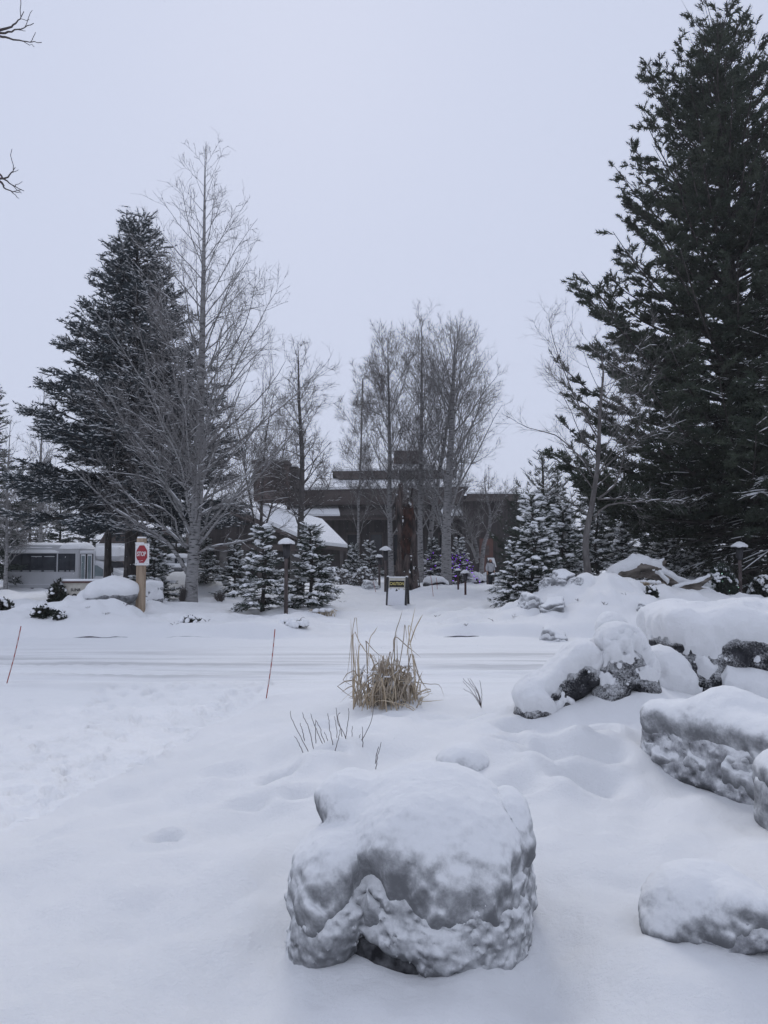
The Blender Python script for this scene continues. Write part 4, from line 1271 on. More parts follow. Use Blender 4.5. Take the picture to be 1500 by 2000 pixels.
def bare_tree(root, seed, trunk, tr_r, prof, n1, n2, n3, n4, ang1=(.65, .95), t0=.18, up1=.35, twig=.006, bark='bark_aspen', tw='twig_grey', limbs=(), snow=.3, wander=.11, up2=.25, lfac2=.42, lfac3=.45, side=5, l4=.35):
    """trunk: control points; prof(z fraction) -> first-order branch length; limbs: [(points, r0)] placed by hand"""
    rng = np.random.default_rng(seed)
    P0 = polyline(trunk, 26)[None]
    s = np.linspace(0, 1, 26)
    R0 = (tr_r * (1 - s) ** .85 + twig * 1.2)[None]
    R0[0, 0] *= 1.22; R0[0, 1] *= 1.06
    part('trunk', tubes(P0, R0, 10), M[bark], root)
    l1 = lambda i, t: np.interp(t, [p[0] for p in prof], [p[1] for p in prof]) * rng.uniform(.75, 1.15, len(t))
    K1 = 9
    P1, R1, _ = grow(rng, P0, R0, n1, t0, .985, ang1, l1, K1, up1, wander * .7, .29, twig * 1.4, gold=seed * .7)
    if limbs:
        PL = np.stack([polyline(p, K1) for p, r in limbs])
        RL = np.stack([r * (1 - np.linspace(0, 1, K1) * .8) for p, r in limbs])
        P1 = np.concatenate([P1, PL]); R1 = np.concatenate([R1, RL])
    len1 = np.linalg.norm(np.diff(P1, axis=1), axis=2).sum(1)
    P2, R2, i2 = grow(rng, P1, R1, n2, .18, 1, (.45, .95), lambda i, t: np.clip(len1[i] * lfac2 * (1.15 - .8 * t) * rng.uniform(.6, 1.2, len(t)), .25, 3), 6, up2, wander, .46, twig * 1.2, .85)
    len2 = np.linalg.norm(np.diff(P2, axis=1), axis=2).sum(1)
    P3, R3, i3 = grow(rng, P2, R2, n3, .15, 1, (.4, .95), lambda i, t: np.clip(len2[i] * lfac3 * (1.1 - .6 * t) * rng.uniform(.6, 1.3, len(t)), .14, 1.2), 3, up2, wander * 1.2, .6, twig, .9)
    tl = [(P3, R3)]
    if n4:
        P4, R4, i4 = grow(rng, P3, R3, n4, .2, 1, (.35, .9), lambda i, t: rng.uniform(.5, 1.3, len(t)) * l4, 2, up2, wander, .8, twig * .85)
        tl.append((P4, R4))
    for k in range(len(P1)):
        m = i2 == k
        parts = [tubes(P1[k:k + 1], R1[k:k + 1], side, False)]
        if m.any():
            parts.append(tubes(P2[m], R2[m], 4, False))
        part('branch', merge(parts), M[bark], root)
    part('twigs', merge([tubes(p, r, 3, False) for p, r in tl]), M[tw], root, kind='stuff')
    if snow:
        a, b, r = [], [], []
        for (P, R, pr) in ((P1, R1, 1.0), (P2, R2, .7), (P3, R3, .25)):
            d = P[:, 1:] - P[:, :-1]
            sl = np.abs(nrm(d)[..., 2])
            m = (sl < .80) & (rng.random(sl.shape) < snow * pr * (1.25 - sl))
            ra = R[:, :-1][m]
            h = np.stack([0 * ra, 0 * ra, ra * .75 + .004], -1)
            a.append(P[:, :-1][m] + h); b.append(P[:, 1:][m] + h); r.append(np.maximum(ra * .75, .008))
        a, b, r = np.concatenate(a), np.concatenate(b), np.concatenate(r)
        mid = (a + b) / 2 + np.array([0, 0, .006])
        part('branch_snow', tubes(np.stack([a, mid, b], 1), np.stack([r * .5, r, r * .5], 1), 4), M['snow_tree'], root, kind='stuff')
    return root

def px_path(root_loc, pts, Y, dy=None):
    """control points seen at pixels, at depth Y (+dy each), in the thing's own frame"""
    o = []
    for k, (x, y) in enumerate(pts):
        o.append(at(x, y, Y + (dy[k] if dy else 0)) - np.asarray(root_loc))
    return np.array(o)

# large pale aspen
YA = 29.0
la = on(374, YA, -.06)
t = thing('bare_aspen', 'tall bare pale barked aspen right of the stop sign', 'aspen tree', la)
trk = px_path(la, [(374, 1182), (378, 1080), (388, 900), (394, 700), (398, 500), (401, 285)], YA); trk[0] = (0, 0, -.1)
limbs = [(px_path(la, [(366, 1120), (335, 1068), (300, 1040), (232, 1000), (190, 962), (140, 915)], YA, [0, -.2, -.5, -.9, -1.1, -1.3]), .085),
         (px_path(la, [(383, 1086), (405, 1070), (450, 1062), (505, 1050), (545, 1032), (560, 1026)], YA, [0, -.2, -.5, -.8, -1, -1.1]), .050),
         (px_path(la, [(385, 1010), (430, 985), (470, 965), (505, 930), (545, 880), (585, 830)], YA, [0, -.1, -.3, -.5, -.7, -.9]), .070),
         (px_path(la, [(382, 1060), (352, 1000), (318, 930), (270, 870), (225, 800), (200, 720)], YA, [0, .1, .3, .4, .6, .8]), .065),
         (px_path(la, [(385, 1040), (392, 990), (396, 930), (402, 840), (420, 740), (432, 640)], YA, [0, -.4, -.6, -.7, -.8, -.9]), .080),
         (px_path(la, [(380, 1075), (350, 1050), (340, 1010), (300, 985), (265, 985), (230, 940)], YA, [0, -.3, -.5, -.7, -1, -1.2]), .045)]
bare_tree(t, 201, trk, .255, [(0.1, 5.6), (.25, 6.4), (.45, 5.6), (.65, 4.0), (.82, 2.5), (1, .9)], 80, 1000, 5200, 6500, ang1=(.60, .95), up1=.55, twig=.0050, limbs=limbs, snow=.50, up2=.3)

# second, smaller bare tree with dark bark
YB = 38.0
lb = on(588, YB, -.06)
t = thing('bare_tree', 'smaller dark barked bare tree in front of the lodge gable', 'bare tree', lb)
trk = px_path(lb, [(588, 1150), (587, 1040), (590, 900), (584, 780), (582, 665)], YB); trk[0] = (0, 0, -.1)
bare_tree(t, 203, trk, .20, [(0.15, 2.9), (.4, 3.0), (.7, 2.0), (1, .6)], 46, 460, 2300, 2800, ang1=(.7, 1.15), up1=.45, twig=.0058, bark='bark_grey', tw='twig_dark', snow=.40, wander=.15, t0=.25)

# multi-stemmed dark shrub tree left of it
YC = 42.0
lc = on(508, YC, -.06)
t = thing('bare_tree', 'dark multi stemmed bare tree in front of the lodge chimney', 'bare tree', lc)
trk = px_path(lc, [(508, 1120), (510, 1020), (513, 940), (520, 850), (535, 770)], YC); trk[0] = (0, 0, -.1)
lim = [(px_path(lc, [(508, 1100), (495, 1010), (480, 930), (470, 860), (455, 800)], YC, [0, .2, .4, .5, .6]), .07), (px_path(lc, [(509, 1060), (530, 990), (545, 930), (556, 870), (562, 820)], YC, [0, -.2, -.4, -.5, -.6]), .06)]
bare_tree(t, 205, trk, .10, [(0.1, 2.4), (.5, 2.4), (1, .7)], 26, 330, 1600, 2000, ang1=(.5, .95), up1=.5, twig=.0062, bark='twig_dark', tw='twig_dark', limbs=lim, snow=.18, t0=.2)

# clump of aspens in the middle
def centre(px, Y, top, r, n, seed, label, prof, lean=0, tw='twig_grey', group='clump of bare aspens before the lodge', dens=1.0):
    l0 = on(px, Y, -.06)
    t = thing('bare_aspen', label, 'aspen tree', l0, group=group)
    trk = px_path(l0, [(px, 1140), (px - 2 + lean * .2, 1010), (px + lean * .55, 860), (px + lean * .8, 740), (px + lean, top)], Y); trk[0] = (0, 0, -.1)
    bare_tree(t, seed, trk, r, prof, n, int(600 * dens), int(3300 * dens), int(6000 * dens), ang1=(.38, .76), up1=.55, twig=.0058, tw=tw, snow=.12, t0=.16, up2=.4)
    return t
PR = [(0.1, 4.2), (.35, 5.6), (.6, 4.6), (.85, 2.7), (1, 1.2)]
centre(871, 47.0, 655, .33, 46, 211, 'thickest pale aspen trunk right of the broken snag', [(0.1, 4.8), (.35, 6.2), (.6, 4.8), (.85, 2.8), (1, 1.2)], lean=18)
centre(822, 49.0, 612, .20, 40, 213, 'slender aspen just right of the broken snag', PR, lean=2)
centre(834, 51.5, 640, .18, 36, 215, 'hindmost slender aspen between the snag and the thick trunk', PR, lean=64, dens=.8)
centre(765, 50.0, 668, .19, 46, 217, 'fine twigged aspen behind the broken snag', [(0.1, 4.6), (.35, 5.8), (.6, 4.6), (.85, 2.6), (1, 1.1)], lean=-8, tw='twig_dark', dens=1.2)
centre(700, 56.0, 790, .10, 34, 219, 'low brownish bare thicket tree before the lodge wall', [(0.05, 3.4), (.5, 3.0), (1, .7)], lean=10, tw='twig_dark', dens=.9)

# forked pale tree in front of the door
l0 = on(938, 54.0, -.06)
t = thing('forked_tree', 'pale forked bare tree in front of the reddish lodge door', 'bare tree', l0)
trk = px_path(l0, [(936, 1105), (944, 1070), (955, 1035), (957, 1000), (950, 970), (945, 930)], 54.0); trk[0] = (0, 0, -.1)
lim = [(px_path(l0, [(933, 1100), (922, 1068), (900, 1045), (880, 1035), (860, 1025)], 54.0, [0, 0, -.1, -.2, -.3]), .13),
       (px_path(l0, [(935, 1090), (928, 1055), (912, 1030), (900, 1005), (885, 985)], 54.0, [0, .2, .3, .4, .5]), .12),
       (px_path(l0, [(956, 1020), (975, 990), (990, 965), (1010, 945)], 54.0), .06)]
bare_tree(t, 221, trk, .17, [(0.2, 2.2), (.6, 2.2), (1, .8)], 14, 190, 900, 1000, ang1=(.5, 1.0), up1=.3, twig=.0085, limbs=lim, snow=.45, t0=.35)

# leaning bare tree on the rockery bank
YK = 25.0
lk = on(1149, YK, -.06)
t = thing('leaning_bare_tree', 'leaning bare tree with snow lined limbs on the rockery bank', 'bare tree', lk)
trk = px_path(lk, [(1147, 1150), (1144, 1060), (1158, 975), (1168, 900), (1172, 800), (1178, 730), (1174, 680)], YK); trk[0] = (0, 0, -.1)
lim = [(px_path(lk, [(1160, 1015), (1180, 990), (1215, 982), (1255, 980), (1300, 975), (1338, 980)], YK, [0, -.3, -.6, -.9, -1.1, -1.3]), .040),
       (px_path(lk, [(1168, 975), (1200, 948), (1212, 915), (1222, 880), (1228, 850)], YK, [0, -.2, -.5, -.7, -.9]), .040),
       (px_path(lk, [(1170, 925), (1205, 890), (1250, 855), (1290, 840), (1340, 820)], YK, [0, .2, .3, .4, .4]), .034),
       (px_path(lk, [(1168, 975), (1200, 974), (1235, 974), (1275, 978)], YK, [0, -.5, -.9, -1.2]), .03),
       (px_path(lk, [(1166, 920), (1120, 880), (1085, 850), (1030, 835), (995, 815)], YK, [0, -.1, -.3, -.4, -.6]), .028),
       (px_path(lk, [(1170, 860), (1130, 790), (1100, 720), (1080, 660), (1070, 612)], YK, [0, .2, .3, .4, .5]), .028),
       (px_path(lk, [(1152, 1010), (1120, 985), (1085, 965), (1050, 940)], YK, [0, -.2, -.5, -.8]), .024)]
bare_tree(t, 223, trk, .115, [(0.2, 2.6), (.45, 3.6), (.75, 2.8), (1, .8)], 22, 260, 1200, 1200, ang1=(.6, 1.1), up1=.3, twig=.0036, bark='bark_grey', tw='twig_grey', limbs=lim, snow=.35, t0=.34, wander=.12)

# far bare trees: one kind copied
l0 = on(78, 58.0)
BT = thing('far_bare_tree', 'far bare tree rising behind the bus at the left', 'bare tree', l0, group='far bare trees')
bare_tree(BT, 225, np.array([[0, 0, -.2], [.1, 0, 4], [-.1, .1, 9], [.1, 0, 15.5]]), .18, [(0.1, 4.2), (.4, 4.4), (.7, 2.8), (1, .8)], 34, 360, 1900, 2400, ang1=(.4, .75), up1=.5, twig=.010, tw='twig_grey', snow=.15)
for (px, Y, ro, sc, lab) in [(15, 42, 2.0, (.62, .62, .62), 'birch with pale spotted trunk at the left edge beside the bus'), (955, 78, 1.0, .72, 'far bare tree right of the stacked lodge roofs'),
                             (990, 84, 3.0, .66, 'far bare tree above the right lodge wing'), (655, 80, 4.0, .6, 'far bare tree behind the lodge left of its upper roof'),
                             (450, 82, 5.0, .72, 'far bare tree behind the lodge left of its chimney'), (1085, 70, .5, .7, 'far bare tree between bushy pine and tall pine')]:
    copy_thing(BT, lab, on(px, Y, -.1), ro, sc, 'far bare trees')

# tree whose twig tips hang into the upper left corner
l0 = on(-420, 9.0)
t = thing('overhanging_tree', 'bare tree beyond the left edge whose twig tips enter the sky', 'bare tree', l0)
trk = np.array([[0, 0, -.2], [.05, 0, 2.5], [-.05, .1, 5], [.1, 0, 7.6], [0, 0, 9.6]])
def tips(pts, Y, dy=0): return px_path(l0, pts, Y, None)
lim = [(np.concatenate([[[0, 0, 6.0]], tips([(-180, 150), (-60, 75), (0, 66), (35, 58), (66, 46)], 8.6)]), .035),
       (np.concatenate([[[0, 0, 6.1]], tips([(-170, 140), (-70, 80), (-10, 70), (22, 76), (50, 81), (81, 84)], 8.6)]), .030),
       (np.concatenate([[[0, 0, 6.3]], tips([(-170, 110), (-60, 70), (0, 59), (25, 50), (38, 37), (47, 23)], 8.6)]), .030),
       (np.concatenate([[[0, 0, 4.7]], tips([(-170, 400), (-60, 360), (-15, 350), (10, 348), (22, 338), (31, 327)], 8.6)]), .030),
       (np.concatenate([[[0, 0, 4.8]], tips([(-170, 380), (-60, 330), (-12, 334), (8, 350), (26, 362), (46, 373)], 8.6)]), .026),
       (np.concatenate([[[0, 0, 4.6]], tips([(-170, 410), (-50, 345), (0, 355), (8, 366), (24, 374), (38, 375)], 8.6)]), .026)]
rngU = np.random.default_rng(9)
part('trunk', tubes(polyline(trk, 16)[None], (0.12 * (1 - np.linspace(0, 1, 16)) ** .8 + .012)[None], 10), M['bark_grey'], t)
for p, r in lim:
    q = polyline(p, 26)
    q[12:] += rngU.normal(0, .0035, (14, 3))
    part('branch', tubes(q[None], (r * (1 - np.linspace(0, 1, 26)) ** 1.4 + .0042)[None], 5), M['twig_dark'], t)
    for f in (.80, .9):
        k = int(f * 25)
        dd = nrm((q[k + 1] - q[k])[None])[0] * .7 + np.array([0, rngU.normal(0, .25), .45 if f > .85 else -.25])
        seg = q[k] + np.linspace(0, 1, 5)[:, None] * dd * rngU.uniform(.12, .22)
        seg[1:-1] += rngU.normal(0, .006, (3, 3))
        part('twig', tubes(seg[None], np.linspace(.0045, .0035, 5)[None], 4), M['twig_dark'], t)
# ------------------------------------------------------------------ the lodge
LB = np.array([-1.0, 70.0, 0.2])
lodge = thing('lodge', 'large dark timber lodge with stacked low snowy roofs and a brick chimney', 'building', LB)
def Lp(px, py, Y): return at(px, py, Y) - LB
def slab(name, c4, th, mt, up=(0, 0, 1)):
    """quad corners (4,3) extruded downward by th"""
    a = np.array(c4, float); b = a - np.asarray(up, float) * th
    V = np.concatenate([a, b])
    Fq = [[0, 1, 2, 3], [7, 6, 5, 4]] + [[i, 4 + i, 4 + (i + 1) % 4, (i + 1) % 4] for i in range(4)]
    return part(name, (V, [np.array(Fq)]), mt, lodge, smooth=False)
def facade(name, pts, Y, depth, mt):
    p = np.array([Lp(x, y, Y) for x, y in pts])
    q = p + np.array([0, depth, 0])
    n = len(p); i = np.arange(n)
    side = np.stack([i, (i + 1) % n, n + (i + 1) % n, n + i], -1)
    return part(name, (np.concatenate([p, q]), [side, i[None, ::-1], (n + i)[None]]), mt, lodge, smooth=False)
facade('wall', [(560, 1125), (930, 1125), (930, 985), (560, 985)], 74.0, 12, M['wall_wood'])
facade('wall', [(905, 1125), (1015, 1125), (1015, 968), (905, 968)], 70.5, 10, M['wall_wood'])
facade('fascia', [(912, 978), (1022, 978), (1022, 962), (912, 962)], 69.5, .4, M['fascia'])
slab('roof_snow', [Lp(912, 961, 69.4), Lp(1024, 961, 69.4), Lp(1018, 955, 76), Lp(916, 955, 76)], .16, M['snow_cap'])
slab('roof_snow', [Lp(566, 1004, 71.0), Lp(664, 1003.5, 71.0), Lp(660, 988, 73.6), Lp(566, 988, 73.6)], .2, M['snow_cap'])
slab('roof_snow', [Lp(858, 1003.5, 71.0), Lp(942, 1003, 71.0), Lp(930, 988, 73.6), Lp(866, 988, 73.6)], .2, M['snow_cap'])
slab('roof', [Lp(664.5, 1005, 71.0), Lp(857.5, 1004.5, 71.0), Lp(865.5, 989, 73.6), Lp(660.5, 989, 73.6)], .2, M['wall_wood'])
facade('fascia', [(560, 1016), (944, 1013), (942, 1004.5), (564, 1007.5)], 71.2, .5, M['fascia'])
facade('fascia', [(556, 986), (896, 984), (919, 946), (556, 954)], 72.4, 1.2, M['fascia'])
slab('roof_snow', [Lp(556, 953, 72.3), Lp(919, 945, 72.3), Lp(905, 932, 77.8), Lp(600, 934, 77.8)], .25, M['snow_cap'])
facade('wall', [(650, 945), (890, 945), (890, 925), (650, 925)], 77.5, 6, M['wall_wood'])
facade('fascia', [(662, 936), (886, 934), (897, 914), (649, 917), (648, 921)], 76.5, 1.0, M['fascia'])
slab('roof_snow', [Lp(649, 916, 76.4), Lp(897, 913, 76.4), Lp(880, 905, 82), Lp(690, 906, 82)], .22, M['snow_cap'])
facade('clerestory', [(770, 915), (826, 915), (826, 880), (770, 880)], 81.5, 4, M['brick'])
facade('gable_tip', [(880, 916), (897, 916), (890, 894)], 77.0, .8, M['fascia'])
ch = facade('chimney', [(495, 978), (560, 978), (560, 904), (495, 904)], 66.0, 3.0, M['brick'])
p = Lp(492, 905, 65.8); q2 = Lp(563, 899, 65.8)
part('chimney_cap', box(((p[0] + q2[0]) / 2, p[1] + 1.7, (p[2] + q2[2]) / 2), (q2[0] - p[0], 3.6, q2[2] - p[2])), M['fascia'], ch, False)
facade('stair_block', [(561, 955), (579, 955), (579, 908), (561, 908)], 68.0, 3.0, M['wall_wood'])
slab('roof_snow', [Lp(561, 908, 67.9), Lp(580, 908, 67.9), Lp(579, 905, 71), Lp(562, 905, 71)], .14, M['snow_cap'])
# entrance gable wing
GY = 56.0
facade('gable_board', [(452, 984), (366, 1020), (362, 1040), (452, 1004), (588, 1058), (590, 1046)], GY, .5, M['fascia'])
facade('gable_wall', [(452, 1003), (372, 1037), (372, 1062), (580, 1068), (580, 1056)], GY + .6, .5, M['wall_wood'])
facade('beam', [(372, 1072), (584, 1076), (584, 1064), (372, 1060)], GY + .3, .5, M['fascia'])
a, b, c = Lp(452, 983, GY - .1), Lp(591, 1045, GY - .1), Lp(362, 1019, GY - .1)
back = np.array([0, 9.0, 0])
slab('roof_snow', [a, b, b + back, a + back], .30, M['snow_cap'])
slab('roof_snow', [c, a, a + back, c + back], .30, M['snow_cap'])
facade('entrance_wall', [(385, 1130), (640, 1130), (640, 1062), (385, 1062)], GY + 6.0, .6, M['wall_wood'])
for px in (396, 437, 480, 530, 574):
    p = Lp(px, 1100, GY + 1.0)
    part('column', rbox((p[0], p[1], 1.75), (.55, .55, 3.6), .05), M['stone'], lodge)
for px in (412, 452, 497, 545):
    f = facade('window', [(px - 9, 1112), (px + 9, 1112), (px + 9, 1074), (px - 9, 1074)], GY + 5.9, .08, M['fascia'])
    p = Lp(px, 1093, GY + 5.86)
    part('pane', box(p, (.56, .03, 1.25)), M['glass'], f, False)
# shed roof right of the gable
A_, B_, C_, D_ = Lp(560, 1050, 59.0), Lp(679, 1063, 59.0), Lp(629, 1013, 66.0), Lp(500, 979, 67.0)
slab('roof_snow', [A_, B_, C_, D_], .26, M['snow_cap'])
dn = np.array([0, .05, -.30])
slab('roof', [A_ + dn, B_ + dn * [1, -1, 1], C_ + dn, D_ + dn], .25, M['fascia'])
facade('wall', [(592, 1128), (664, 1128), (664, 1066), (592, 1062)], 60.2, 5.0, M['wall_wood'])
for px in (690, 735, 780, 870, 905):
    f = facade('window', [(px - 14, 1108), (px + 14, 1108), (px + 14, 1040), (px - 14, 1040)], 73.9, .1, M['fascia'])
    p = Lp(px, 1074, 73.86)
    part('pane', box(p, (1.1, .04, 2.9)), M['glass'], f, False)
d = facade('door', [(937, 1128), (963, 1128), (963, 1052), (937, 1052)], 70.3, .15, M['door_wood'])
p = Lp(950, 1075, 70.26)
part('door_panel', box(p, (.5, .04, .9)), M['fascia'], d, False)

# low service building behind the spruce
cb = on(275, 62.0)
cab = thing('low_cabin', 'low brown cabin with snowy roof behind the bus and spruce', 'building', cb)
x0, x1 = X(212, 62) - cb[0], X(352, 62) - cb[0]
part('wall', box(((x0 + x1) / 2, 2, 1.4), (x1 - x0, 5, 2.8)), M['brick'], cab, False)
rf = part('roof', prism([(x0 - .5, 2.72), (x1 + .5, 2.72), (x1 - .2, 4.0), (x0 + .2, 4.0)], -.9, 5), M['fascia'], cab, False)
V = np.array([[x0 - .6, -1.0, 2.86], [x1 + .6, -1.0, 2.86], [x1 - .1, 2.0, 4.25], [x0 + .1, 2.0, 4.25], [x0 - .6, -1.0, 2.62], [x1 + .6, -1.0, 2.62], [x1 - .1, 2.6, 4.0], [x0 + .1, 2.6, 4.0]])
part('roof_snow', (V, [np.array([[0, 1, 2, 3], [0, 4, 5, 1], [1, 5, 6, 2], [3, 2, 6, 7], [0, 3, 7, 4], [4, 7, 6, 5]])]), M['snow_cap'], cab, False)
for k in (-2.0, -.4):
    f = part('window', box((k, -.53, 1.6), (.8, .08, 1.1)), M['fascia'], cab, False)
    part('pane', box((k, -.585, 1.6), (.66, .03, .96)), M['glass'], f, False)

# ------------------------------------------------------------------ shuttle bus
BY = 44.0
bx0 = X(19, BY)
bl = np.array([bx0, BY, 1.7 - 60 / F * BY])
bus = thing('shuttle_bus', 'pale grey shuttle bus with dark windows parked under the spruce', 'bus', bl)
m_ = BY / F                                             # metres per pixel there
def bz(py): return EYE - (py - 1096) / F * BY - bl[2]
def bxx(px): return X(px, BY) - bx0
zb, zt = bz(1150), bz(1069)
part('body', rbox((bxx(88), 1.1, (zb + zt) / 2), (bxx(160) - bxx(17), 2.25, zt - zb), .12, 3), M['bus_paint'], bus)
part('skirt_rail', box((bxx(86), -.035, bz(1141)), (bxx(150) - bxx(22), .02, .03)), M['bus_trim'], bus, False)
part('roof', rbox((bxx(88), 1.1, bz(1070)), (bxx(158) - bxx(24), 2.1, .35), .16, 3), M['bus_paint'], bus)
def roof_arc(x0, x1, zlo, zhi, yf=-.05, yb=2.28):
    """snow lying on a rounded roof, arched across the bus"""
    th = np.linspace(0, math.pi, 17)
    yc, yr = (yf + yb) / 2, (yb - yf) / 2
    prof = np.stack([yc - yr * np.sign(np.cos(th)) * np.abs(np.cos(th)) ** .75, zlo + (zhi - zlo) * np.sin(th) ** .8], -1)
    n, k = len(prof), 14
    V = []
    for i, x in enumerate(np.linspace(x0, x1, k)):
        e = min(i, k - 1 - i) / 1.0
        f = [.35, .85, 1.0][int(min(e, 2))]
        V.append(np.stack([np.full(n, x), prof[:, 0], zlo + (prof[:, 1] - zlo) * f + .02 * fbm2(np.full(n, x), prof[:, 0], 1.5, 2, 3.0)], -1))
    V = np.concatenate(V)
    i, j = np.meshgrid(np.arange(k - 1), np.arange(n - 1), indexing='ij')
    q = np.stack([i * n + j, (i + 1) * n + j, (i + 1) * n + j + 1, i * n + j + 1], -1).reshape(-1, 4)
    return V, [q, np.arange(n)[None], ((k - 1) * n + np.arange(n))[None, ::-1], np.array([[0, n - 1, k * n - 1, (k - 1) * n]])]
part('roof_snow', roof_arc(bxx(20), bxx(117), bz(1080), bz(1059)), M['snow_cap'], bus)
part('roof_snow', roof_arc(bxx(118), bxx(160), bz(1072), bz(1059)), M['snow_cap'], bus)
part('window_band', rbox((bxx(69), -.01, bz(1099)), (bxx(114) - bxx(24.5), .05, bz(1081) - bz(1117)), .02), M['glass_bus'], bus)
part('window_band', rbox((bxx(133), -.01, bz(1099)), (bxx(150.5) - bxx(116.5), .05, bz(1082) - bz(1118)), .02), M['glass_bus'], bus)
for (a, b) in ((26, 45), (47.5, 62), (64, 86), (89, 111), (119, 130), (133, 139), (141, 149)):
    w = part('window', box((bxx((a + b) / 2), -.045, bz(1099)), (bxx(b) - bxx(a), .03, bz(1084) - bz(1115.5))), M['glass_bus'], bus, False)
    part('window_sill', box((bxx((a + b) / 2), -.055, bz(1115.2)), ((bxx(b) - bxx(a)) * .86, .05, .035)), M['bus_trim'], w, False)
    if 60 < a < 100:
        part('window_sill', box((bxx((a + b) / 2), -.055, bz(1087)), ((bxx(b) - bxx(a)) * .9, .04, .03)), M['bus_trim'], w, False)
part('door_surround', rbox((bxx(172), .95, bz(1109)), (bxx(188) - bxx(158), 1.9, bz(1080) - bz(1147)), .05), M['bus_trim'], bus)
dr = part('door', rbox((bxx(172), -.03, bz(1107)), (bxx(184.5) - bxx(159.5), .07, bz(1083) - bz(1134)), .015), M['rubber'], bus)
for (a, b) in ((161.5, 170.5), (174, 183)):
    f = part('door_leaf', rbox((bxx((a + b) / 2), -.07, bz(1107)), (bxx(b) - bxx(a), .05, bz(1084.5) - bz(1133)), .012), M['bus_trim'], bus)
    part('pane', box((bxx((a + b) / 2), -.10, bz(1108)), ((bxx(b) - bxx(a)) * .68, .02, (bz(1086.5) - bz(1131)))), M['glass_door'], f, False)
cabp = [(bxx(182), bz(1146)), (bxx(243), bz(1146)), (bxx(245), bz(1128)), (bxx(240), bz(1120)), (bxx(222), bz(1112)), (bxx(213), bz(1098)), (bxx(186), bz(1094)), (bxx(182), bz(1094))]
part('cab', prism(cabp, .08, 2.1), M['bus_trim'], bus, False)
V, fs = rbox((bxx(210), 1.1, bz(1083)), (bxx(235) - bxx(184), 2.05, bz(1070) - bz(1096)), .22, 4)
part('cab_roof', (V, fs), M['bus_paint'], bus)
V, fs = rbox((bxx(210), 1.1, bz(1078)), (bxx(236.5) - bxx(184), 2.14, bz(1067) - bz(1091)), .24, 4)
part('roof_snow', (V, fs), M['snow_cap'], bus)
cw = part('cab_window', prism([(bxx(187), bz(1125)), (bxx(203), bz(1125)), (bxx(203), bz(1112)), (bxx(191), bz(1104)), (bxx(187), bz(1104))], .03, .10), M['glass_door'], bus, False)
part('windscreen', prism([(bxx(206), bz(1112)), (bxx(224), bz(1112)), (bxx(216), bz(1097)), (bxx(206), bz(1097))], .05, 2.12), M['glass_bus'], bus, False)
hp = [(bxx(218), bz(1113)), (bxx(222), bz(1109)), (bxx(243), bz(1118)), (bxx(246), bz(1124)), (bxx(240), bz(1121))]
part('hood_snow', prism(hp, .05, 2.13), M['snow_cap'], bus, False)
part('mirror', rbox((bxx(224), -.25, bz(1112)), (.16, .10, .36), .03), M['rubber'], bus)
part('mirror_arm', tubes(np.array([[[bxx(224), -.25, bz(1118)], [bxx(226), -.1, bz(1124)], [bxx(232), .1, bz(1125)]]]), np.full((1, 3), .018), 6), M['rubber'], bus)
part('bumper', rbox((bxx(17), 1.1, bz(1147)), (.22, 2.1, .22), .04), M['rubber'], bus)
def wheel(x, y):
    a = np.array([[.40, -.13], [.43, -.08], [.43, .08], [.40, .13], [.24, .13], [.22, .06]])
    V, fs = lathe(a, 28)
    R = rotx(math.pi / 2)
    w = part('wheel', (V @ R.T + np.array([x, y, .40]), fs), M['rubber'], bus)
    V, fs = lathe([(.03, .11), (.20, .09), (.22, .03), (.22, -.05)], 20)
    part('rim', (V @ R.T + np.array([x, y, .40]), fs), M['bus_trim'], w)
for px in (76, 226):
    wheel(bxx(px), .12); wheel(bxx(px), 2.0)
0 and part('wheel_arch', tubes(np.array([[[bxx(76) + .56 * math.cos(a), -.03, .40 + .56 * math.sin(a)] for a in np.linspace(.1, math.pi - .1, 12)]]), np.full((1, 12), .045), 6), M['bus_trim'], bus)

# snow covered parked car behind the heap
cl = on(338, 50.0)
cl[2] = EYE - (1131 - 1096) / F * 50.0
car = thing('parked_car', 'snow buried parked car with one dark window behind the aspen', 'car', cl, .15)
part('body', rbox((0, .85, .55), (2.6, 1.7, .7), .18, 3), M['rock_dark'], car)
part('cabin', prism([(-.9, .85), (1.0, .85), (.75, 1.42), (-.5, 1.42)], .12, 1.58), M['bus_paint'], car, False)
part('window', prism([(.15, .92), (.85, .92), (.66, 1.34), (.15, 1.34)], .06, .14), M['glass_bus'], car, False)
V, fs = rbox((0.05, .85, 1.52), (1.7, 1.75, .28), .13, 4)
part('roof_snow', (V, fs), M['snow_cap'], car)
V, fs = rbox((0, .85, .88), (2.75, 1.8, .3), .14, 4)
part('hood_snow', (V, fs), M['snow_cap'], car)
for s in (-.85, .85):
    V, fs = lathe([(.30, -.1), (.32, 0), (.30, .1), (.16, .1)], 20)
    part('wheel', (V @ rotx(math.pi / 2).T + np.array([s, .08, .30]), fs), M['rubber'], car)

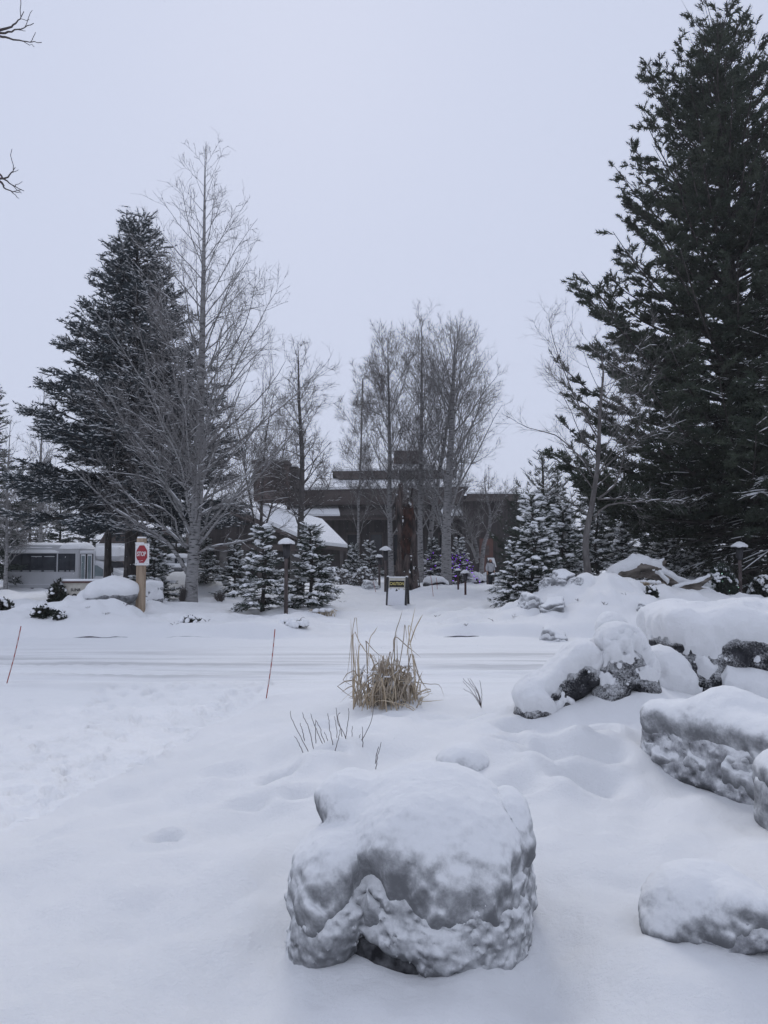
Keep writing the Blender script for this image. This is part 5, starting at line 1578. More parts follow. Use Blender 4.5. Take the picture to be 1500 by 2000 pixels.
# ------------------------------------------------------------------ lettering
def letters(txt, size, parent, mt, loc, R, depth=.004, extrude_w=1.0, name='lettering', bold=0.0):
    cu = bpy.data.curves.new('txt', 'FONT')
    cu.body = txt
    cu.size = size
    cu.extrude = depth
    cu.offset = bold
    cu.resolution_u = 3
    cu.align_x = 'CENTER'
    cu.align_y = 'CENTER'
    o = bpy.data.objects.new('txt', cu)
    COL.objects.link(o)
    dg = bpy.context.evaluated_depsgraph_get()
    me = bpy.data.meshes.new_from_object(o.evaluated_get(dg))
    bpy.data.objects.remove(o)
    V = np.empty(len(me.vertices) * 3, np.float32)
    me.vertices.foreach_get('co', V)
    V = V.reshape(-1, 3).astype(float)
    V[:, 0] *= extrude_w
    V = np.stack([V[:, 0], -V[:, 2], V[:, 1]], -1) @ np.array(R).T + np.asarray(loc, float)     # stands upright facing -y
    me.vertices.foreach_set('co', V.astype(np.float32).ravel())
    me.materials.clear()
    me.update()
    return link(name, me, mt, parent)

# stop sign on its wooden post
sl = on(278, 23.4, -.05)
st = thing('stop_sign', 'red octagonal stop sign on a white panel and tan wooden post', 'stop sign', sl, math.radians(-14))
part('post', rbox((0, 0, 1.13), (.22, .22, 2.30), .015), M['tan_post'], st)
part('post_snow', rbox((0, 0, 2.30), (.21, .21, .05), .022), M['snow_cap'], st)
part('panel', rbox((.12, -.15, 1.79), (.46, .035, .66), .008), M['white_paint'], st)
part('panel_snow', rbox((.02, -.15, 2.135), (.30, .05, .04), .018), M['snow_cap'], st)
for dx, dz in ((-.18, -.28), (.18, -.28), (-.18, .28), (.18, .28)):
    part('bolt', lathe([(.010, 0), (.010, .006), (.004, .009)], 8, (0, 0, 0)), M['black_metal'], st).matrix_local = Matrix.Translation((.12 + dx, -.168, 1.79 + dz)) @ Matrix.Rotation(math.pi / 2, 4, 'X')
ang = np.arange(8) * math.pi / 4 + math.pi / 8
oc = np.stack([.12 + .19 * np.cos(ang), 1.80 + .285 * np.sin(ang)], -1)
part('octagon', prism(oc, -.190, -.171), M['stop_red'], st, False)
letters('STOP', .19, st, M['white_paint'], (.12, -.193, 1.80), np.eye(3), .004, .66, bold=.003)
rg = np.random.default_rng(4)
fz = [rbox((.12 + rg.normal(0, .06), -.193, 1.585 + abs(rg.normal(0, .04))), (rg.uniform(.015, .04), .008, rg.uniform(.01, .022)), .004, 1) for _ in range(4)]
part('clinging_snow', merge(fz), M['frost_white'], st, kind='stuff')

# monument sign half hidden behind the boulder
ml = np.array([X(182, MB[1] + .8), MB[1] + .8, at(182, 1180, MB[1] + .8)[2]])
ms = thing('monument_sign', 'cream lodge monument sign with black letters half hidden behind a boulder', 'sign', ml, math.radians(3))
part('panel', rbox((0, 0, .33), (1.60, .30, .68), .02), M['cream'], ms)
part('cap', rbox((0, 0, .70), (1.68, .42, .08), .015), M['red_cap'], ms)
part('cap_snow', rbox((0, 0, .735), (1.70, .44, .07), .03), M['snow_cap'], ms)
letters('SUNR', .125, ms, M['letter_black'], (-.42, -.156, .44), np.eye(3), .004, .95, bold=.002)
letters('LOD', .27, ms, M['letter_black'], (-.42, -.156, .22), np.eye(3), .004, .85, bold=.006)

# caution board beside the path
cl = hit(774, 1180)
cl[2] -= .02
cs = thing('caution_sign', 'snow plastered folding caution sign standing in the path snow', 'sign', cl, math.radians(-14))
R = rotx(-.16)
part('board', rbox(np.array([0, .08, .50]), (.66, .03, 1.06), .008, rot=R), M['cream'], cs)
part('board', rbox(np.array([0, .42, .50]), (.66, .03, 1.06), .008, rot=rotx(.16)), M['cream'], cs)
for s in (-1, 1):
    part('leg', rbox(np.array([s * .37, .07, .50]), (.07, .09, 1.12), .015, rot=R), M['black_metal'], cs)
    part('leg', rbox(np.array([s * .37, .43, .50]), (.07, .09, 1.12), .015, rot=rotx(.16)), M['black_metal'], cs)
    part('snow_knob', rbox((s * .37, .20, 1.06), (.09, .16, .07), .03), M['snow_cap'], cs)
part('snow_ridge', rbox((0, .20, 1.035), (.66, .14, .06), .027), M['snow_cap'], cs)
part('header', rbox(R @ np.array([0, -.02, .29]) + [0, .08, .50], (.58, .012, .24), .004, rot=R), M['letter_black'], cs)
letters('CAUTION', .155, cs, M['yellow'], R @ np.array([0, -.030, .29]) + [0, .08, .50], R, .003, .80, bold=.003)
part('emblem', prism(np.array([(-.07, -.07), (.07, -.07), (0, .06)]), -.008, 0), M['letter_black'], cs, False).location = tuple(R @ np.array([0, -.02, .05]) + [0, .08, .50])
g = np.linspace(-.33, .33, 24); hh = np.linspace(-.53, .12, 24)
gx, gz = np.meshgrid(g, hh)
th = .035 * sst(.14, -.25, gz + .10 * fbm2(gx, gz, 9, 3, 2.0)) + .010 * fbm2(gx, gz, 14, 3, 5.0)
Vv = np.stack([gx, -.014 - np.maximum(th, -.004), gz], -1).reshape(-1, 3) @ R.T + np.array([0, .08, .50])
i, j = np.meshgrid(np.arange(23), np.arange(23), indexing='ij')
part('clinging_snow', (Vv, [np.stack([i * 24 + j, i * 24 + j + 1, (i + 1) * 24 + j + 1, (i + 1) * 24 + j], -1).reshape(-1, 4)]), M['frost_white'], cs)

# notice board by the person
nl = on(957, 46.5, -.03)
nb = thing('notice_board', 'leaning snow plastered notice board on posts behind the walking person', 'sign', nl, math.radians(50))
for s in (-.35, .35):
    part('post', rbox((s, 0, .8), (.09, .09, 1.7), .01), M['lamp_wood'], nb)
part('panel', rbox((0, -.06, 1.45), (.80, .06, .62), .01, rot=rotx(-.3)), M['lamp_wood'], nb)
part('panel_snow', rbox((0, -.11, 1.46), (.74, .03, .58), .012, rot=rotx(-.3)), M['snow_cap'], nb)

# low bench with snow in the back
l0 = on(905, 53.0, 0)
be = thing('low_bench', 'low dark bench with a snow cushion below the forked tree', 'bench', l0)
part('seat', rbox((0, 0, .40), (2.6, .4, .08), .02), M['wall_wood'], be)
part('seat_snow', rbox((0, 0, .50), (2.55, .42, .14), .06, 3), M['snow_cap'], be)
for s in (-1.1, 1.1):
    part('leg', rbox((s, 0, .18), (.12, .34, .40), .01), M['wall_wood'], be)

# ------------------------------------------------------------------ path lamps
def lamp(px, Y, top_py, hat_px, label, red=False, pole=.055, group='garden path lamps', base=None):
    loc = on(px, Y, -.05)
    if base is not None:
        loc[2] = at(px, base, Y)[2] - .05
    ht = at(px, top_py, Y)[2] - loc[2]
    w = hat_px * Y / F / 2
    t = thing('path_lamp', label, 'lamp', loc, 0, group)
    part('pole', lathe([(pole * 1.05, 0), (pole, ht * .3), (pole * .97, ht - w * 1.3)], 10), M['lamp_red' if red else 'lamp_wood'], t)
    part('lantern', lathe([(pole * 1.15, ht - w * 2.5), (w * .42, ht - w * 2.1), (w * .50, ht - w * .72)], 12), M['black_metal'], t)
    part('hat', lathe([(w * .97, ht - w * .80), (w, ht - w * .70), (w * .5, ht - w * .34), (w * .12, ht - w * .16)], 20), M['black_metal'], t)
    r2 = np.random.default_rng(int(px))
    V, fs = lathe([(w * 1.0, ht - w * .74), (w * 1.06, ht - w * .62), (w * .98, ht - w * .48), (w * .62, ht - w * .20), (w * .30, ht - w * .02), (w * .12, ht)], 20)
    V = V + .03 * w * r2.normal(0, 1, V.shape)
    part('snow_cap', (V, fs), M['snow_cap'], t)
    return t
lamp(560, 24.3, 1051, 32, 'tall path lamp with pointed snow hat between two young firs', pole=.062)
lamp(753, 40.0, 1067, 22, 'dark path lamp just left of the broken snag', pole=.07)
lamp(741, 46.0, 1083, 15, 'farther path lamp left of the broken snag', pole=.07)
lamp(908, 36.5, 1113, 18, 'short red stained path lamp in front of the purple lights', True, pole=.05)
lamp(894, 42.5, 1110, 12, 'short path lamp behind the red stained one', True, pole=.05)
lamp(1442, 25.4, 1058, 29, 'path lamp at the right between two bushes', pole=.055)

# ------------------------------------------------------------------ snow stakes
def stake(base, tip, label, r=.008, fr=True):
    b = hit(*base)
    tp = at(tip[0], tip[1], b[1])
    t = thing('snow_stake', label, 'marker stake', b, 0, 'thin snow marker stakes')
    v = tp - b
    s = np.linspace(-.06, 1, 9)
    bend = np.sin(np.clip(s, 0, 1) * math.pi) * .012
    P = v * s[:, None] + np.stack([bend, 0 * bend, 0 * bend], -1)
    part('rod', tubes(P[None], np.full((1, 9), r), 6), M['stake'], t)
    if fr:
        for a in (.2, .36, .52, .66, .80):
            Q = v * np.linspace(a, a + .085, 3)[:, None] + np.array([-.002, -.004, 0]) + np.stack([np.interp(np.linspace(a, a + .085, 3), s, bend), np.zeros(3), np.zeros(3)], -1)
            part('frost_band', tubes(Q[None], np.full((1, 3), r * .95), 6), M['stake_frost'], t)
stake((14, 1332), (41, 1223), 'leaning red snow stake at the left edge of the road')
stake((520, 1364), (537, 1229), 'upright red snow stake left of the dry reeds')
stake((846, 1163), (841, 1124), 'faint thin stake in the path snow left of the walking person', .012, False)
stake((854, 1151), (852, 1128), 'farthest faint stake in the path snow', .012, False)
stake((734, 1158), (729, 1136), 'short thin stake left of the caution sign', .012, False)

# ------------------------------------------------------------------ dry reeds
rl = hit(757, 1371)
reed = thing('dry_reeds', 'clump of dry tan reeds standing in the snow beside the road', 'reeds', rl)
ry = rl[1]
m_ = ry / F
rng = np.random.default_rng(31)
def blade(P, w, R):
    """flat, slightly folded blade along polyline P"""
    K = len(P)
    T = nrm(np.gradient(P, axis=0))
    sd = nrm(np.cross(T, R)) ; nn = np.cross(sd, T)
    ww = w * np.interp(np.linspace(0, 1, K), [0, .15, .7, 1], [.7, 1, .75, .12])[:, None]
    a, b, c, d_ = P - sd * ww, P + nn * ww * .35, P + sd * ww, P - nn * ww * .12
    V = np.stack([a, b, c, d_], 1).reshape(-1, 3)
    i = np.arange(K - 1)[:, None] * 4
    k = np.arange(4)[None]
    return V, [np.stack([i + k, i + 4 + k, i + 4 + (k + 1) % 4, i + (k + 1) % 4], -1).reshape(-1, 4)]
tall = [[(690, 1365), (687, 1300), (686, 1235), (685, 1207)], [(692, 1360), (690, 1290), (688, 1240), (695, 1203), (699, 1250), (702, 1290)], [(688, 1365), (690, 1320), (690, 1260), (687, 1240), (682, 1290), (674, 1345)],
        [(718, 1300), (722, 1250), (732, 1233), (738, 1223)], [(770, 1290), (772, 1240), (781, 1210), (786, 1192)], [(795, 1280), (800, 1240), (806, 1210), (811, 1185)], [(800, 1260), (810, 1230), (820, 1210), (826, 1200)],
        [(772, 1300), (770, 1245), (795, 1262), (822, 1284)], [(760, 1330), (790, 1328), (835, 1336), (858, 1338), (868, 1363)], [(780, 1300), (788, 1250), (791, 1220), (796, 1260)], [(812, 1370), (808, 1300), (798, 1235), (800, 1222), (813, 1250)],
        [(765, 1370), (762, 1320), (768, 1270), (776, 1232)], [(700, 1365), (696, 1320), (690, 1280), (691, 1232), (705, 1260), (730, 1290), (758, 1305)], [(775, 1370), (778, 1320), (776, 1280), (775, 1240)], [(798, 1370), (800, 1330), (798, 1290), (799, 1262)],
        [(705, 1365), (702, 1320), (700, 1280), (704, 1258), (716, 1275)], [(725, 1370), (718, 1320), (716, 1262), (715, 1252), (730, 1270), (760, 1295)], [(805, 1370), (812, 1330), (808, 1280), (812, 1310), (835, 1352)],
        [(690, 1362), (692, 1330), (694, 1300), (692, 1262)], [(694, 1366), (700, 1330), (698, 1290), (694, 1256)], [(745, 1370), (740, 1330), (728, 1290), (722, 1276), (735, 1292)], [(790, 1370), (795, 1320), (804, 1275), (818, 1320), (838, 1352)]]
for pts in tall:
    dyy = rng.normal(0, .10)
    P = np.array([at(x, y, ry + dyy) - rl for x, y in pts])
    P = polyline(P, 12)
    part('stalk', blade(P, rng.uniform(.0045, .0085), np.array([rng.normal(0, .5), -1, .1])), M['reed' if rng.random() < .6 else 'reed_grey'], reed)
ml_ = []; mg_ = []
for k in range(270):
    x0 = rng.normal(760, 32); x0 = np.clip(x0, 692, 818)
    h = rng.uniform(.15, .66) * (1 - .35 * abs(x0 - 755) / 70)
    lean_ = (x0 - 757) * m_ * rng.uniform(-.9, .25) + rng.normal(0, .085)
    b = np.array([(x0 - 757) * m_, rng.normal(0, .13), -.05])
    P = [b, b + [lean_ * .3, rng.normal(0, .03), h * .55], b + [lean_ * .8, rng.normal(0, .06), h * .95]]
    if rng.random() < .65:
        P.append(b + [lean_ * 1.1 + rng.normal(0, .07), rng.normal(0, .1), h * rng.uniform(.55, .85)])
        P.append(b + [lean_ * 1.2 + rng.normal(0, .10), rng.normal(0, .12), h * rng.uniform(.1, .5)])
    (ml_ if rng.random() < .62 else mg_).append(blade(polyline(P, 9), rng.uniform(.004, .011), np.array([rng.normal(0, .6), -1, .1])))
part('leaves', merge(ml_), M['reed'], reed, kind='stuff')
part('leaves', merge(mg_), M['reed_grey'], reed, kind='stuff')
pt = [pad_tmpl(rng, 6) for _ in range(4)]
n = 48
P = np.stack([rng.normal(0, .19, n), rng.normal(-.03, .11, n), rng.uniform(.02, .40, n)], -1)
D = nrm(np.stack([rng.normal(0, .5, n), rng.normal(0, .5, n), rng.uniform(-.9, .3, n)], -1))
Fm = frames(D, rng.normal(0, .4, n), rng); S = np.stack([rng.uniform(.015, .04, n)] * 2 + [rng.uniform(.06, .17, n)], -1)
part('snow_clumps', merge([scatter(pt[i], P[i::4], Fm[i::4], S[i::4]) for i in range(4)]), M['snow_cap'], reed, kind='stuff')

# small tan grass tufts
def tuft(px, Y, label, s=1.0, n=70):
    l0 = on(px, Y, -.02)
    t = thing('grass_tuft', label, 'grass tuft', l0)
    r2 = np.random.default_rng(int(px))
    L = []
    for k in range(n):
        a = r2.uniform(0, 6.28)
        b = np.array([r2.normal(0, .12), r2.normal(0, .1), -.02]) * s
        o = np.array([math.cos(a), math.sin(a), 0]) * r2.uniform(.1, .3) * s
        L.append(blade(polyline([b, b + o * .4 + [0, 0, .16 * s], b + o + [0, 0, r2.uniform(.04, .16) * s]], 6), .008 * s, np.array([r2.normal(), -1, .2])))
    part('blades', merge(L), M['reed'], t, kind='stuff')
    P = np.stack([r2.normal(0, .15, 9), r2.normal(0, .12, 9), np.full(9, .13)], -1) * s
    part('snow', scatter(pad_tmpl(r2, 6), P, frames(r2.normal(0, 1, (9, 3)) * [1, 1, .1], np.zeros(9)), np.full(9, .16 * s)), M['snow_cap'], t, kind='stuff')
tuft(629, 24.6, 'low tan grass tuft under snow beside the dense young fir', 1.4)
tuft(1262, 24.0, 'tan grass tuft below the fallen trunk', 1.1)

# ------------------------------------------------------------------ bare twig shrubs in the foreground
def twig_shrub(base_px, stems, label, r=.0035):
    b = hit(*base_px)
    t = thing('twig_shrub', label, 'shrub', b, 0, 'leafless twig shrubs in the foreground')
    r2 = np.random.default_rng(int(base_px[0]))
    for pts in stems:
        dy = r2.normal(0, .12)
        q = np.array([at(x, y, b[1] + dy) - b for x, y in pts])
        q[0, 2] -= .04
        P = polyline(q, 14)
        P[1:] += r2.normal(0, .0022, P[1:].shape)
        part('stem', tubes(P[None], np.linspace(r, r * .62, 14)[None], 5), M['shrub_twig'], t)
    return t
twig_shrub((650, 1458), [[(604, 1464), (585, 1435), (570, 1405), (567, 1388)], [(592, 1462), (582, 1448), (575, 1438)], [(614, 1460), (604, 1425), (595, 1405), (590, 1391)], [(595, 1438), (590, 1425), (586, 1412)],
                         [(636, 1455), (622, 1435), (612, 1410), (607, 1393)], [(640, 1455), (630, 1438), (624, 1420), (616, 1405)], [(652, 1460), (640, 1446), (634, 1430)], [(652, 1460), (645, 1430), (642, 1405), (640, 1393)],
                         [(658, 1456), (658, 1435), (656, 1412), (653, 1400)], [(680, 1454), (674, 1438), (660, 1410), (656, 1382)], [(674, 1438), (678, 1420), (681, 1395), (681, 1383)], [(668, 1430), (660, 1400), (664, 1392)],
                         [(692, 1454), (710, 1440), (724, 1412), (730, 1379)], [(690, 1454), (688, 1436), (688, 1418)], [(708, 1455), (708, 1438), (708, 1420)], [(692, 1450), (700, 1444), (704, 1434)], [(654, 1460), (662, 1440), (664, 1425)], [(617, 1443), (616, 1420), (617, 1406)]],
           'wide leafless twig shrub poking through snow below the reeds')
twig_shrub((940, 1375), [[(940, 1376), (930, 1362), (905, 1345)], [(938, 1372), (922, 1352), (904, 1330)], [(938, 1370), (925, 1348), (904, 1325)], [(939, 1372), (932, 1350), (920, 1336), (914, 1325)], [(940, 1374), (941, 1355), (937, 1329)],
                         [(939, 1368), (934, 1352), (918, 1325)], [(940, 1374), (935, 1358), (926, 1345)]], 'small fan shaped twig shrub right of the reeds')
twig_shrub((737, 1492), [[(734, 1493), (737, 1478), (745, 1450)], [(733, 1482), (736, 1470), (740, 1458)]], 'two lone twigs poking up just behind the largest boulder')

# ------------------------------------------------------------------ bushes
def bush(px, Y, label, w, h, n=900, leaf='leaf_dark', snow=40, seed=1, group=None, bare=False, sn_s=.16, dz=-.03, name='low_bush'):
    l0 = on(px, Y, dz)
    t = thing(name, label, 'bush', l0, 0, group)
    r2 = np.random.default_rng(seed)
    ns = 46
    a = r2.uniform(0, 6.28, ns); rr = np.sqrt(r2.random(ns)) * w * .5
    tip = np.stack([rr * np.cos(a), rr * np.sin(a) * .9, h * np.sqrt(np.clip(1 - (rr / (w * .55)) ** 2, .05, 1)) * r2.uniform(.7, 1.05, ns)], -1)
    base = tip * np.array([.35, .35, 0]) + np.array([0, 0, -.06])
    mid = (base + tip) / 2 + r2.normal(0, .05 * w, (ns, 3)) * [1, 1, .2]
    P = np.stack([base, mid, tip], 1)
    P2, R2, _ = grow(r2, P, np.full((ns, 3), .01), ns * (6 if bare else 3), .3, 1, (.3, .8), lambda i, t_: r2.uniform(.12, .35, len(t_)) * h, 3, .5, .1, .7, .005)
    part('stems', merge([tubes(P, np.repeat([[.012, .009, .006]], ns, 0), 4, False), tubes(P2, R2, 3, False)]), M['twig_dark' if bare else 'shrub_twig'], t, kind='stuff')
    if not bare:
        u = nrm(r2.normal(0, 1, (n, 3))); u[:, 2] = np.abs(u[:, 2])
        q = u * np.array([w * .5, w * .45, h]) * (r2.random(n) ** .35)[:, None] * (1 + .25 * fbm(u * 3 + seed, 2))[:, None]
        lt = (np.array([[0, 0, 0], [-.35, .1, .5], [.35, .1, .5], [0, .15, 1.0]]), np.array([[0, 2, 1], [1, 2, 3]]))
        part('leaves', scatter(lt, q, frames(nrm(u + r2.normal(0, .6, (n, 3))), None, r2), r2.uniform(.06, .12, n)), M[leaf], t, False, kind='stuff')
    if snow:
        u = nrm(r2.normal(0, 1, (snow, 3))); u[:, 2] = np.abs(u[:, 2]) * 1.2 + .25
        u = nrm(u)
        q = u * np.array([w * .5, w * .45, h])
        D = nrm(np.cross(u, r2.normal(0, 1, (snow, 3))))
        part('snow', scatter(pad_tmpl(r2, 6), q, frames(D, np.zeros(snow)), sn_s * r2.uniform(.5, 1.2, snow)), M['snow_tree'], t, kind='stuff')
    return t
bush(117, MB[1] + .5, 'dark ivy bush at the left end of the monument sign', .55, .78, 1300, snow=14, seed=2, dz=0)
bush(10, 24.5, 'dark bush in the snow at the left edge', .70, .42, 900, snow=26, seed=3)
bush(92, 21.0, 'dark trailing bush at the corner of the bank by the road', .60, .30, 700, snow=30, seed=4)
bush(122, 20.7, 'smallest dark bush beside the kerb edge', .26, .20, 260, snow=8, seed=5)
bush(250, hit(250, 1168)[1] - .3, 'dark twiggy bush on the snowy boulder left of the stop post', .42, .40, 500, snow=16, seed=6, dz=.1)
bush(1405, 26.0, 'rounded bush strung with green white lights left of the right lamp', 1.05, .82, 3200, 'needle_fir', 70, 7, dz=0)
bush(1488, 25.8, 'rounded snowy bush right of the right hand lamp', 1.0, .75, 2400, 'leaf_dark', 90, 8, dz=0)
bush(575, 20.4, 'flat snowed in shrub at the edge of the path mouth', .75, .12, 160, 'leaf_dark', 60, 9, sn_s=.2, dz=.0)
bush(375, 20.6, 'small dead branch heap under snow on the road bank', .55, .16, 120, 'leaf_dark', 30, 10, dz=.0)
bush(1268, 22.6, 'dark little bush poking out of the rockery snow', .36, .34, 420, 'leaf_dark', 12, 11)
GB = 'bare twiggy garden shrubs'
bush(431, 30.5, 'small bare vase shaped shrub between the aspen and the young fir', .50, .42, bare=True, snow=0, seed=12, group=GB, name='bare_shrub')
bush(360, 28.8, 'thin bare sapling shrub at the foot of the aspen trunk', .30, .75, bare=True, snow=0, seed=13, group=GB, name='bare_shrub')
bush(668, 47.0, 'bare snowy shrub right of the dense young fir', 1.6, 1.1, bare=True, snow=40, seed=14, group=GB, name='bare_shrub')
bush(712, 46.0, 'bare snowy shrub left of the twin path lamps', 1.5, 1.2, bare=True, snow=50, seed=15, group=GB, name='bare_shrub')
bush(1268, 29.5, 'reddish bare shrub right behind the fallen trunk', 1.0, .95, bare=True, snow=6, seed=16, group=GB, name='bare_shrub')
bush(1303, 30.5, 'bare shrub between the fallen trunk and the root snag', .9, .8, bare=True, snow=6, seed=17, group=GB, name='bare_shrub')
bush(925, 51.0, 'low snow covered shrub at the foot of the forked tree', 1.6, .7, 500, 'leaf_dark', 160, 18, sn_s=.28)
bush(955, 52.0, 'low snow covered shrub behind the walking person', 1.4, .6, 400, 'leaf_dark', 140, 19, sn_s=.28)

# ------------------------------------------------------------------ twig tips poking out of the bank snow
def poke(px, py, label, seed, s=1.0):
    b = hit(px, py)
    r2 = np.random.default_rng(seed)
    t = thing('poking_twig', label, 'twig', b, 0, 'twig tips poking out of the bank snow')
    for k in range(int(r2.integers(3, 6))):
        d = np.array([r2.normal(0, .16), r2.normal(0, .1), r2.uniform(.03, .10)]) * s
        part('stem', tubes(polyline([[0, 0, -.03], d * .6 + r2.normal(0, .01, 3), d], 6)[None], np.linspace(.009, .005, 6)[None] * s, 5), M['shrub_twig'], t)
for k, (px, py, lab) in enumerate([
        (914, 1222, 'dark twig tip low on the rockery bank at the path mouth'), (965, 1212, 'twig tip left of the oval rock on the rockery bank'), (1003, 1205, 'twig tip just below the oval rock'),
        (1130, 1172, 'twig tip below the leaning bare tree'), (1180, 1180, 'twig tip in the middle of the rockery bank'), (1222, 1162, 'twig tip under the fallen trunk'), (1180, 1213, 'twig tip behind the round hooded boulder'),
        (245, 1182, 'twig tip on the heap left of the stop post'), (172, 1187, 'twig tip below the long rounded boulder'), (205, 1200, 'twig tip halfway down the sign heap'), (340, 1220, 'twig tip on the bank right of the stop post'),
        (405, 1214, 'twig tip on the bank below the aspen'), (583, 1212, 'twig tip below the tall path lamp'), (670, 1176, 'twig tip right of the dense young fir'), (852, 1205, 'lone twig tip in the path snow'), (82, 1203, 'twig tip at the left foot of the sign heap')]):
    poke(px, py, lab, 300 + k, .75)

# ------------------------------------------------------------------ string lights
def lights(px, Y, w, h, n, mt, label, seed, z0=.15, front=True):
    l0 = on(px, Y, 0)
    t = thing('string_lights', label, 'string lights', l0)
    r2 = np.random.default_rng(seed)
    k = np.arange(n) / n
    a = k * 2 * math.pi * 9
    zz = z0 + (h - z0) * k + r2.normal(0, .05, n)
    rad = w * .5 * (1.08 - .8 * k) + r2.normal(0, .06, n)
    P = np.stack([rad * np.cos(a), rad * np.sin(a), zz], -1)
    part('wire', tubes(polyline(P, n * 3)[None], np.full((1, n * 3), .004), 4), M['black_metal'], t)
    o = (np.array([[1, 0, 0], [-1, 0, 0], [0, 1, 0], [0, -1, 0], [0, 0, 1], [0, 0, -1]], float), np.array([[0, 2, 4], [2, 1, 4], [1, 3, 4], [3, 0, 4], [2, 0, 5], [1, 2, 5], [3, 1, 5], [0, 3, 5]]))
    part('bulbs', scatter(o, P, np.repeat(np.eye(3)[None], n, 0), r2.uniform(.016, .026, n)), mt, t, kind='stuff')
lights(897, 50.0, 2.3, 2.0, 80, M['purple'], 'purple string lights wound round the fir behind the short lamps', 1)
lights(846, 51.0, 2.3, 2.0, 34, M['purple'], 'sparse purple string lights on the fir behind the snag', 2)
lights(1405, 26.0, 1.15, .62, 30, M['greenwhite'], 'green white string lights on the rounded bush at the right', 3, .08)

# ------------------------------------------------------------------ the walking person
pl = on(957, 45.6, 0)
per = thing('person', 'person in pale jacket and black trousers walking on the snowy path', 'person', pl, math.radians(12))
def skin_mesh(name, joints, edges, mt, parent, lv=2):
    """joints: {name: (x,y,z,r)}"""
    me = bpy.data.meshes.new(name)
    keys = list(joints)
    me.from_pydata([joints[k][:3] for k in keys], [(keys.index(a), keys.index(b)) for a, b in edges], [])
    o = bpy.data.objects.new(name, me)
    COL.objects.link(o)
    md = o.modifiers.new('skin', 'SKIN')
    for i, k in enumerate(keys):
        r = joints[k][3]
        me.skin_vertices[0].data[i].radius = (r, r) if np.isscalar(r) else r
    me.skin_vertices[0].data[0].use_root = True
    sb = o.modifiers.new('sub', 'SUBSURF'); sb.levels = lv; sb.render_levels = lv
    dg = bpy.context.evaluated_depsgraph_get()
    m2 = bpy.data.meshes.new_from_object(o.evaluated_get(dg))
    bpy.data.objects.remove(o)
    for p_ in m2.polygons: p_.use_smooth = True
    m2.materials.clear()
    return link(name, m2, mt, parent)
J = {'pel': (0, 0, .92, .125), 'abd': (0, 0, 1.08, .115), 'chest': (0, .01, 1.28, .135), 'neck': (0, .01, 1.43, .05), 'hd0': (0, -.01, 1.50, .066), 'hd1': (0, -.015, 1.58, .085), 'hd2': (0, -.005, 1.645, .062),
     'shl': (-.15, .01, 1.37, .062), 'ell': (-.225, .03, 1.12, .042), 'wrl': (-.22, -.06, .90, .030), 'hal': (-.215, -.08, .82, .034),
     'shr': (.15, .01, 1.37, .062), 'elr': (.23, .02, 1.13, .042), 'wrr': (.20, -.12, .95, .030), 'har': (.19, -.15, .88, .034),
     'hil': (-.085, 0, .86, .085), 'knl': (-.09, -.10, .50, .058), 'anl': (-.09, -.05, .10, .042), 'tol': (-.09, -.19, .05, .04),
     'hir': (.085, 0, .86, .085), 'knr': (.09, .02, .49, .058), 'anr': (.09, .16, .11, .042), 'tor': (.09, .05, .05, .04)}
E = [('pel', 'abd'), ('abd', 'chest'), ('chest', 'neck'), ('neck', 'hd0'), ('hd0', 'hd1'), ('hd1', 'hd2'), ('chest', 'shl'), ('shl', 'ell'), ('ell', 'wrl'), ('wrl', 'hal'), ('chest', 'shr'), ('shr', 'elr'), ('elr', 'wrr'), ('wrr', 'har'),
     ('pel', 'hil'), ('hil', 'knl'), ('knl', 'anl'), ('anl', 'tol'), ('pel', 'hir'), ('hir', 'knr'), ('knr', 'anr'), ('anr', 'tor')]
for s, h in ((-1, 'hal'), (1, 'har')):
    x, y, z, _ = J[h]
    for k in range(4):
        a, b = f'{h}f{k}', f'{h}g{k}'
        J[a] = (x + s * .004, y - .030 + k * .018, z - .055 - (.008 if k in (1, 2) else 0), .010)
        J[b] = (x - s * .014, y - .034 + k * .018, z - .088 - (.010 if k in (1, 2) else 0), .008)
        E += [(h, a), (a, b)]
    J[h + 't'] = (x - s * .01, y - .055, z - .015, .010); J[h + 'u'] = (x - s * .016, y - .07, z - .045, .008)
    E += [(h, h + 't'), (h + 't', h + 'u')]
skin_mesh('body', J, E, M['skin'], per)
JJ = {k: J[k] for k in ('pel', 'abd', 'chest', 'shl', 'ell', 'shr', 'elr')}
JJ = {'pel': (0, 0, .84, .185), 'abd': (0, 0, 1.06, .170), 'chest': (0, .01, 1.29, .180), 'col': (0, .01, 1.42, .09), 'shl': (-.17, .01, 1.36, .088), 'ell': (-.235, .03, 1.12, .072), 'wrl': (-.225, -.05, .92, .055), 'shr': (.17, .01, 1.36, .088), 'elr': (.24, .02, 1.13, .072), 'wrr': (.205, -.11, .965, .055)}
skin_mesh('jacket', JJ, [('pel', 'abd'), ('abd', 'chest'), ('chest', 'col'), ('chest', 'shl'), ('shl', 'ell'), ('ell', 'wrl'), ('chest', 'shr'), ('shr', 'elr'), ('elr', 'wrr')], M['jacket'], per)
JT = {'pel': (0, 0, .90, .15), 'hil': (-.09, 0, .82, .11), 'knl': (-.09, -.10, .50, .085), 'anl': (-.09, -.05, .10, .068), 'hir': (.09, 0, .82, .11), 'knr': (.09, .02, .49, .085), 'anr': (.09, .16, .12, .068)}
skin_mesh('trousers', JT, [('pel', 'hil'), ('hil', 'knl'), ('knl', 'anl'), ('pel', 'hir'), ('hir', 'knr'), ('knr', 'anr')], M['trousers'], per)
for s, y in ((-1, -.05), (1, .16)):
    V, fs = rbox((s * .09, y - .06, .05), (.10, .27, .11), .04, 3)
    part('boot', (V, fs), M['rubber'], per)
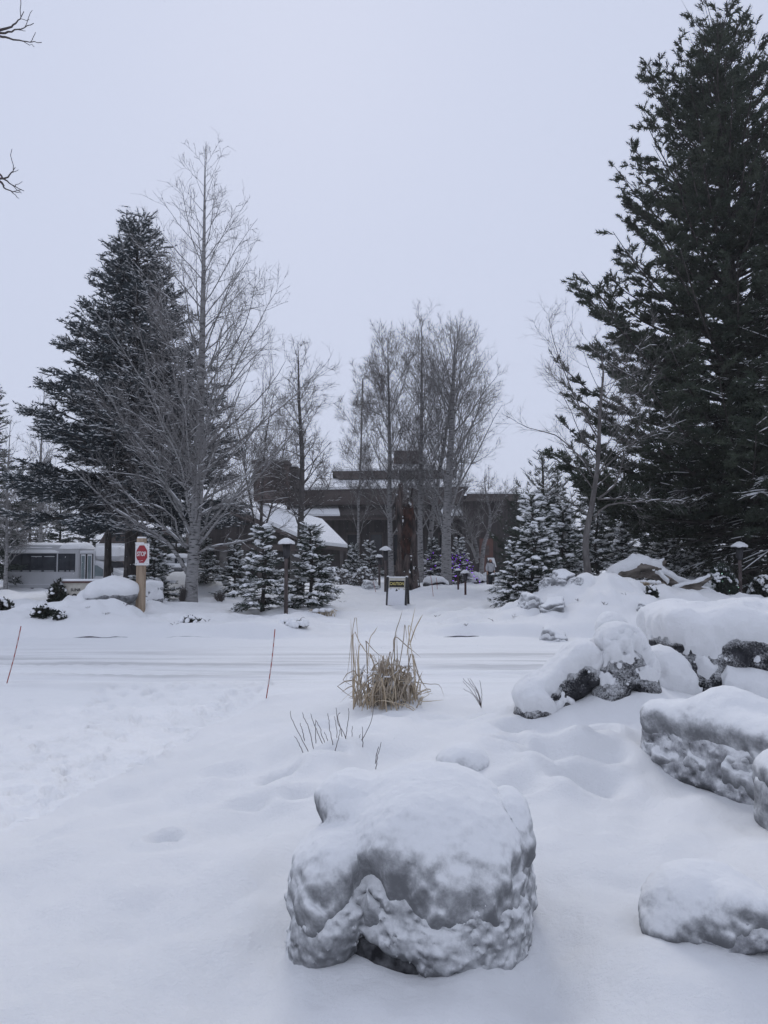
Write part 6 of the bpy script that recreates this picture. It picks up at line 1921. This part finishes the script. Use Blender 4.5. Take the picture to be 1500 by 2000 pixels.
JH = {'a': (0, .03, 1.66, .085), 'b': (0, .065, 1.56, .095), 'c': (0, .06, 1.44, .10), 'd': (-.09, .0, 1.50, .035), 'e': (-.10, -.06, 1.34, .035), 'f': (.09, .0, 1.50, .035), 'g': (.10, -.06, 1.34, .035)}
skin_mesh('hair', JH, [('a', 'b'), ('b', 'c'), ('b', 'd'), ('d', 'e'), ('b', 'f'), ('f', 'g')], M['hair'], per)
for s in (-1, 1):
    part('eye', lathe([(.004, -.011), (.011, 0), (.004, .011)], 8, (s * .032, -.092, 1.585)), M['hair'], per)
part('nose', lathe([(.014, -.02), (.009, .01), (.002, .03)], 8, (0, -.105, 1.555)), M['skin'], per)
part('mouth', rbox((0, -.088, 1.518), (.045, .012, .010), .004), M['stop_red'], per)
bl_ = thing('shoulder_bag', 'black bag hanging at the walking person\'s side', 'bag', pl + np.array([.30, .02, .62]), math.radians(12))
part('bag_body', rbox((0, 0, .12), (.13, .26, .28), .04, 3), M['trousers'], bl_)
part('strap', tubes(polyline([(0, -.1, .25), (-.10, -.02, .78), (0, .1, .25)], 10)[None], np.full((1, 10), .012), 5), M['trousers'], bl_)

# ------------------------------------------------------------------ falling snow
rng = np.random.default_rng(77)
n = 15000
P = np.stack([rng.uniform(-26, 26, n), rng.uniform(2.6, 46, n), rng.uniform(.1, 21, n)], -1)
P = P[P[:, 2] > H(P[:, 0], P[:, 1]) + .1]
n = len(P)
o = (np.array([[1.1, 0, -.6], [-.8, .9, -.6], [-.8, -.9, -.6], [0, 0, 1.5]], float), np.array([[0, 2, 1], [0, 1, 3], [1, 2, 3], [2, 0, 3]]))
D = nrm(np.stack([rng.normal(.2, .3, n), rng.normal(0, .3, n), np.ones(n)], -1))
sf = part('snowfall', scatter(o, P, frames(D, None, rng), rng.uniform(.0025, .0062, n) * np.clip(P[:, 1] / 9, .45, 1.25)), M['snow_tree'], None, False)
tag(sf, 'thin scattered snowflakes falling through the air', 'snowflakes', kind='stuff')

# ------------------------------------------------------------------ hazy winter air
V, fs = box((0, 0, 13.6), (6400, 6400, 29.6))
hz = part('haze', (V, fs), None, None, False)
hm = bpy.data.materials.new('haze')
hm.use_nodes = True
t_ = hm.node_tree
t_.nodes.clear()
o_ = t_.nodes.new('ShaderNodeOutputMaterial')
v_ = t_.nodes.new('ShaderNodeVolumePrincipled')
v_.inputs['Color'].default_value = (0.93, 0.94, 0.96, 1)
v_.inputs['Density'].default_value = 0.0008
v_.inputs['Anisotropy'].default_value = 0.2
t_.links.new(v_.outputs['Volume'], o_.inputs['Volume'])
hz.data.materials.append(hm)
tag(hz, 'thin grey haze of falling snow in the air', 'haze', kind='stuff')
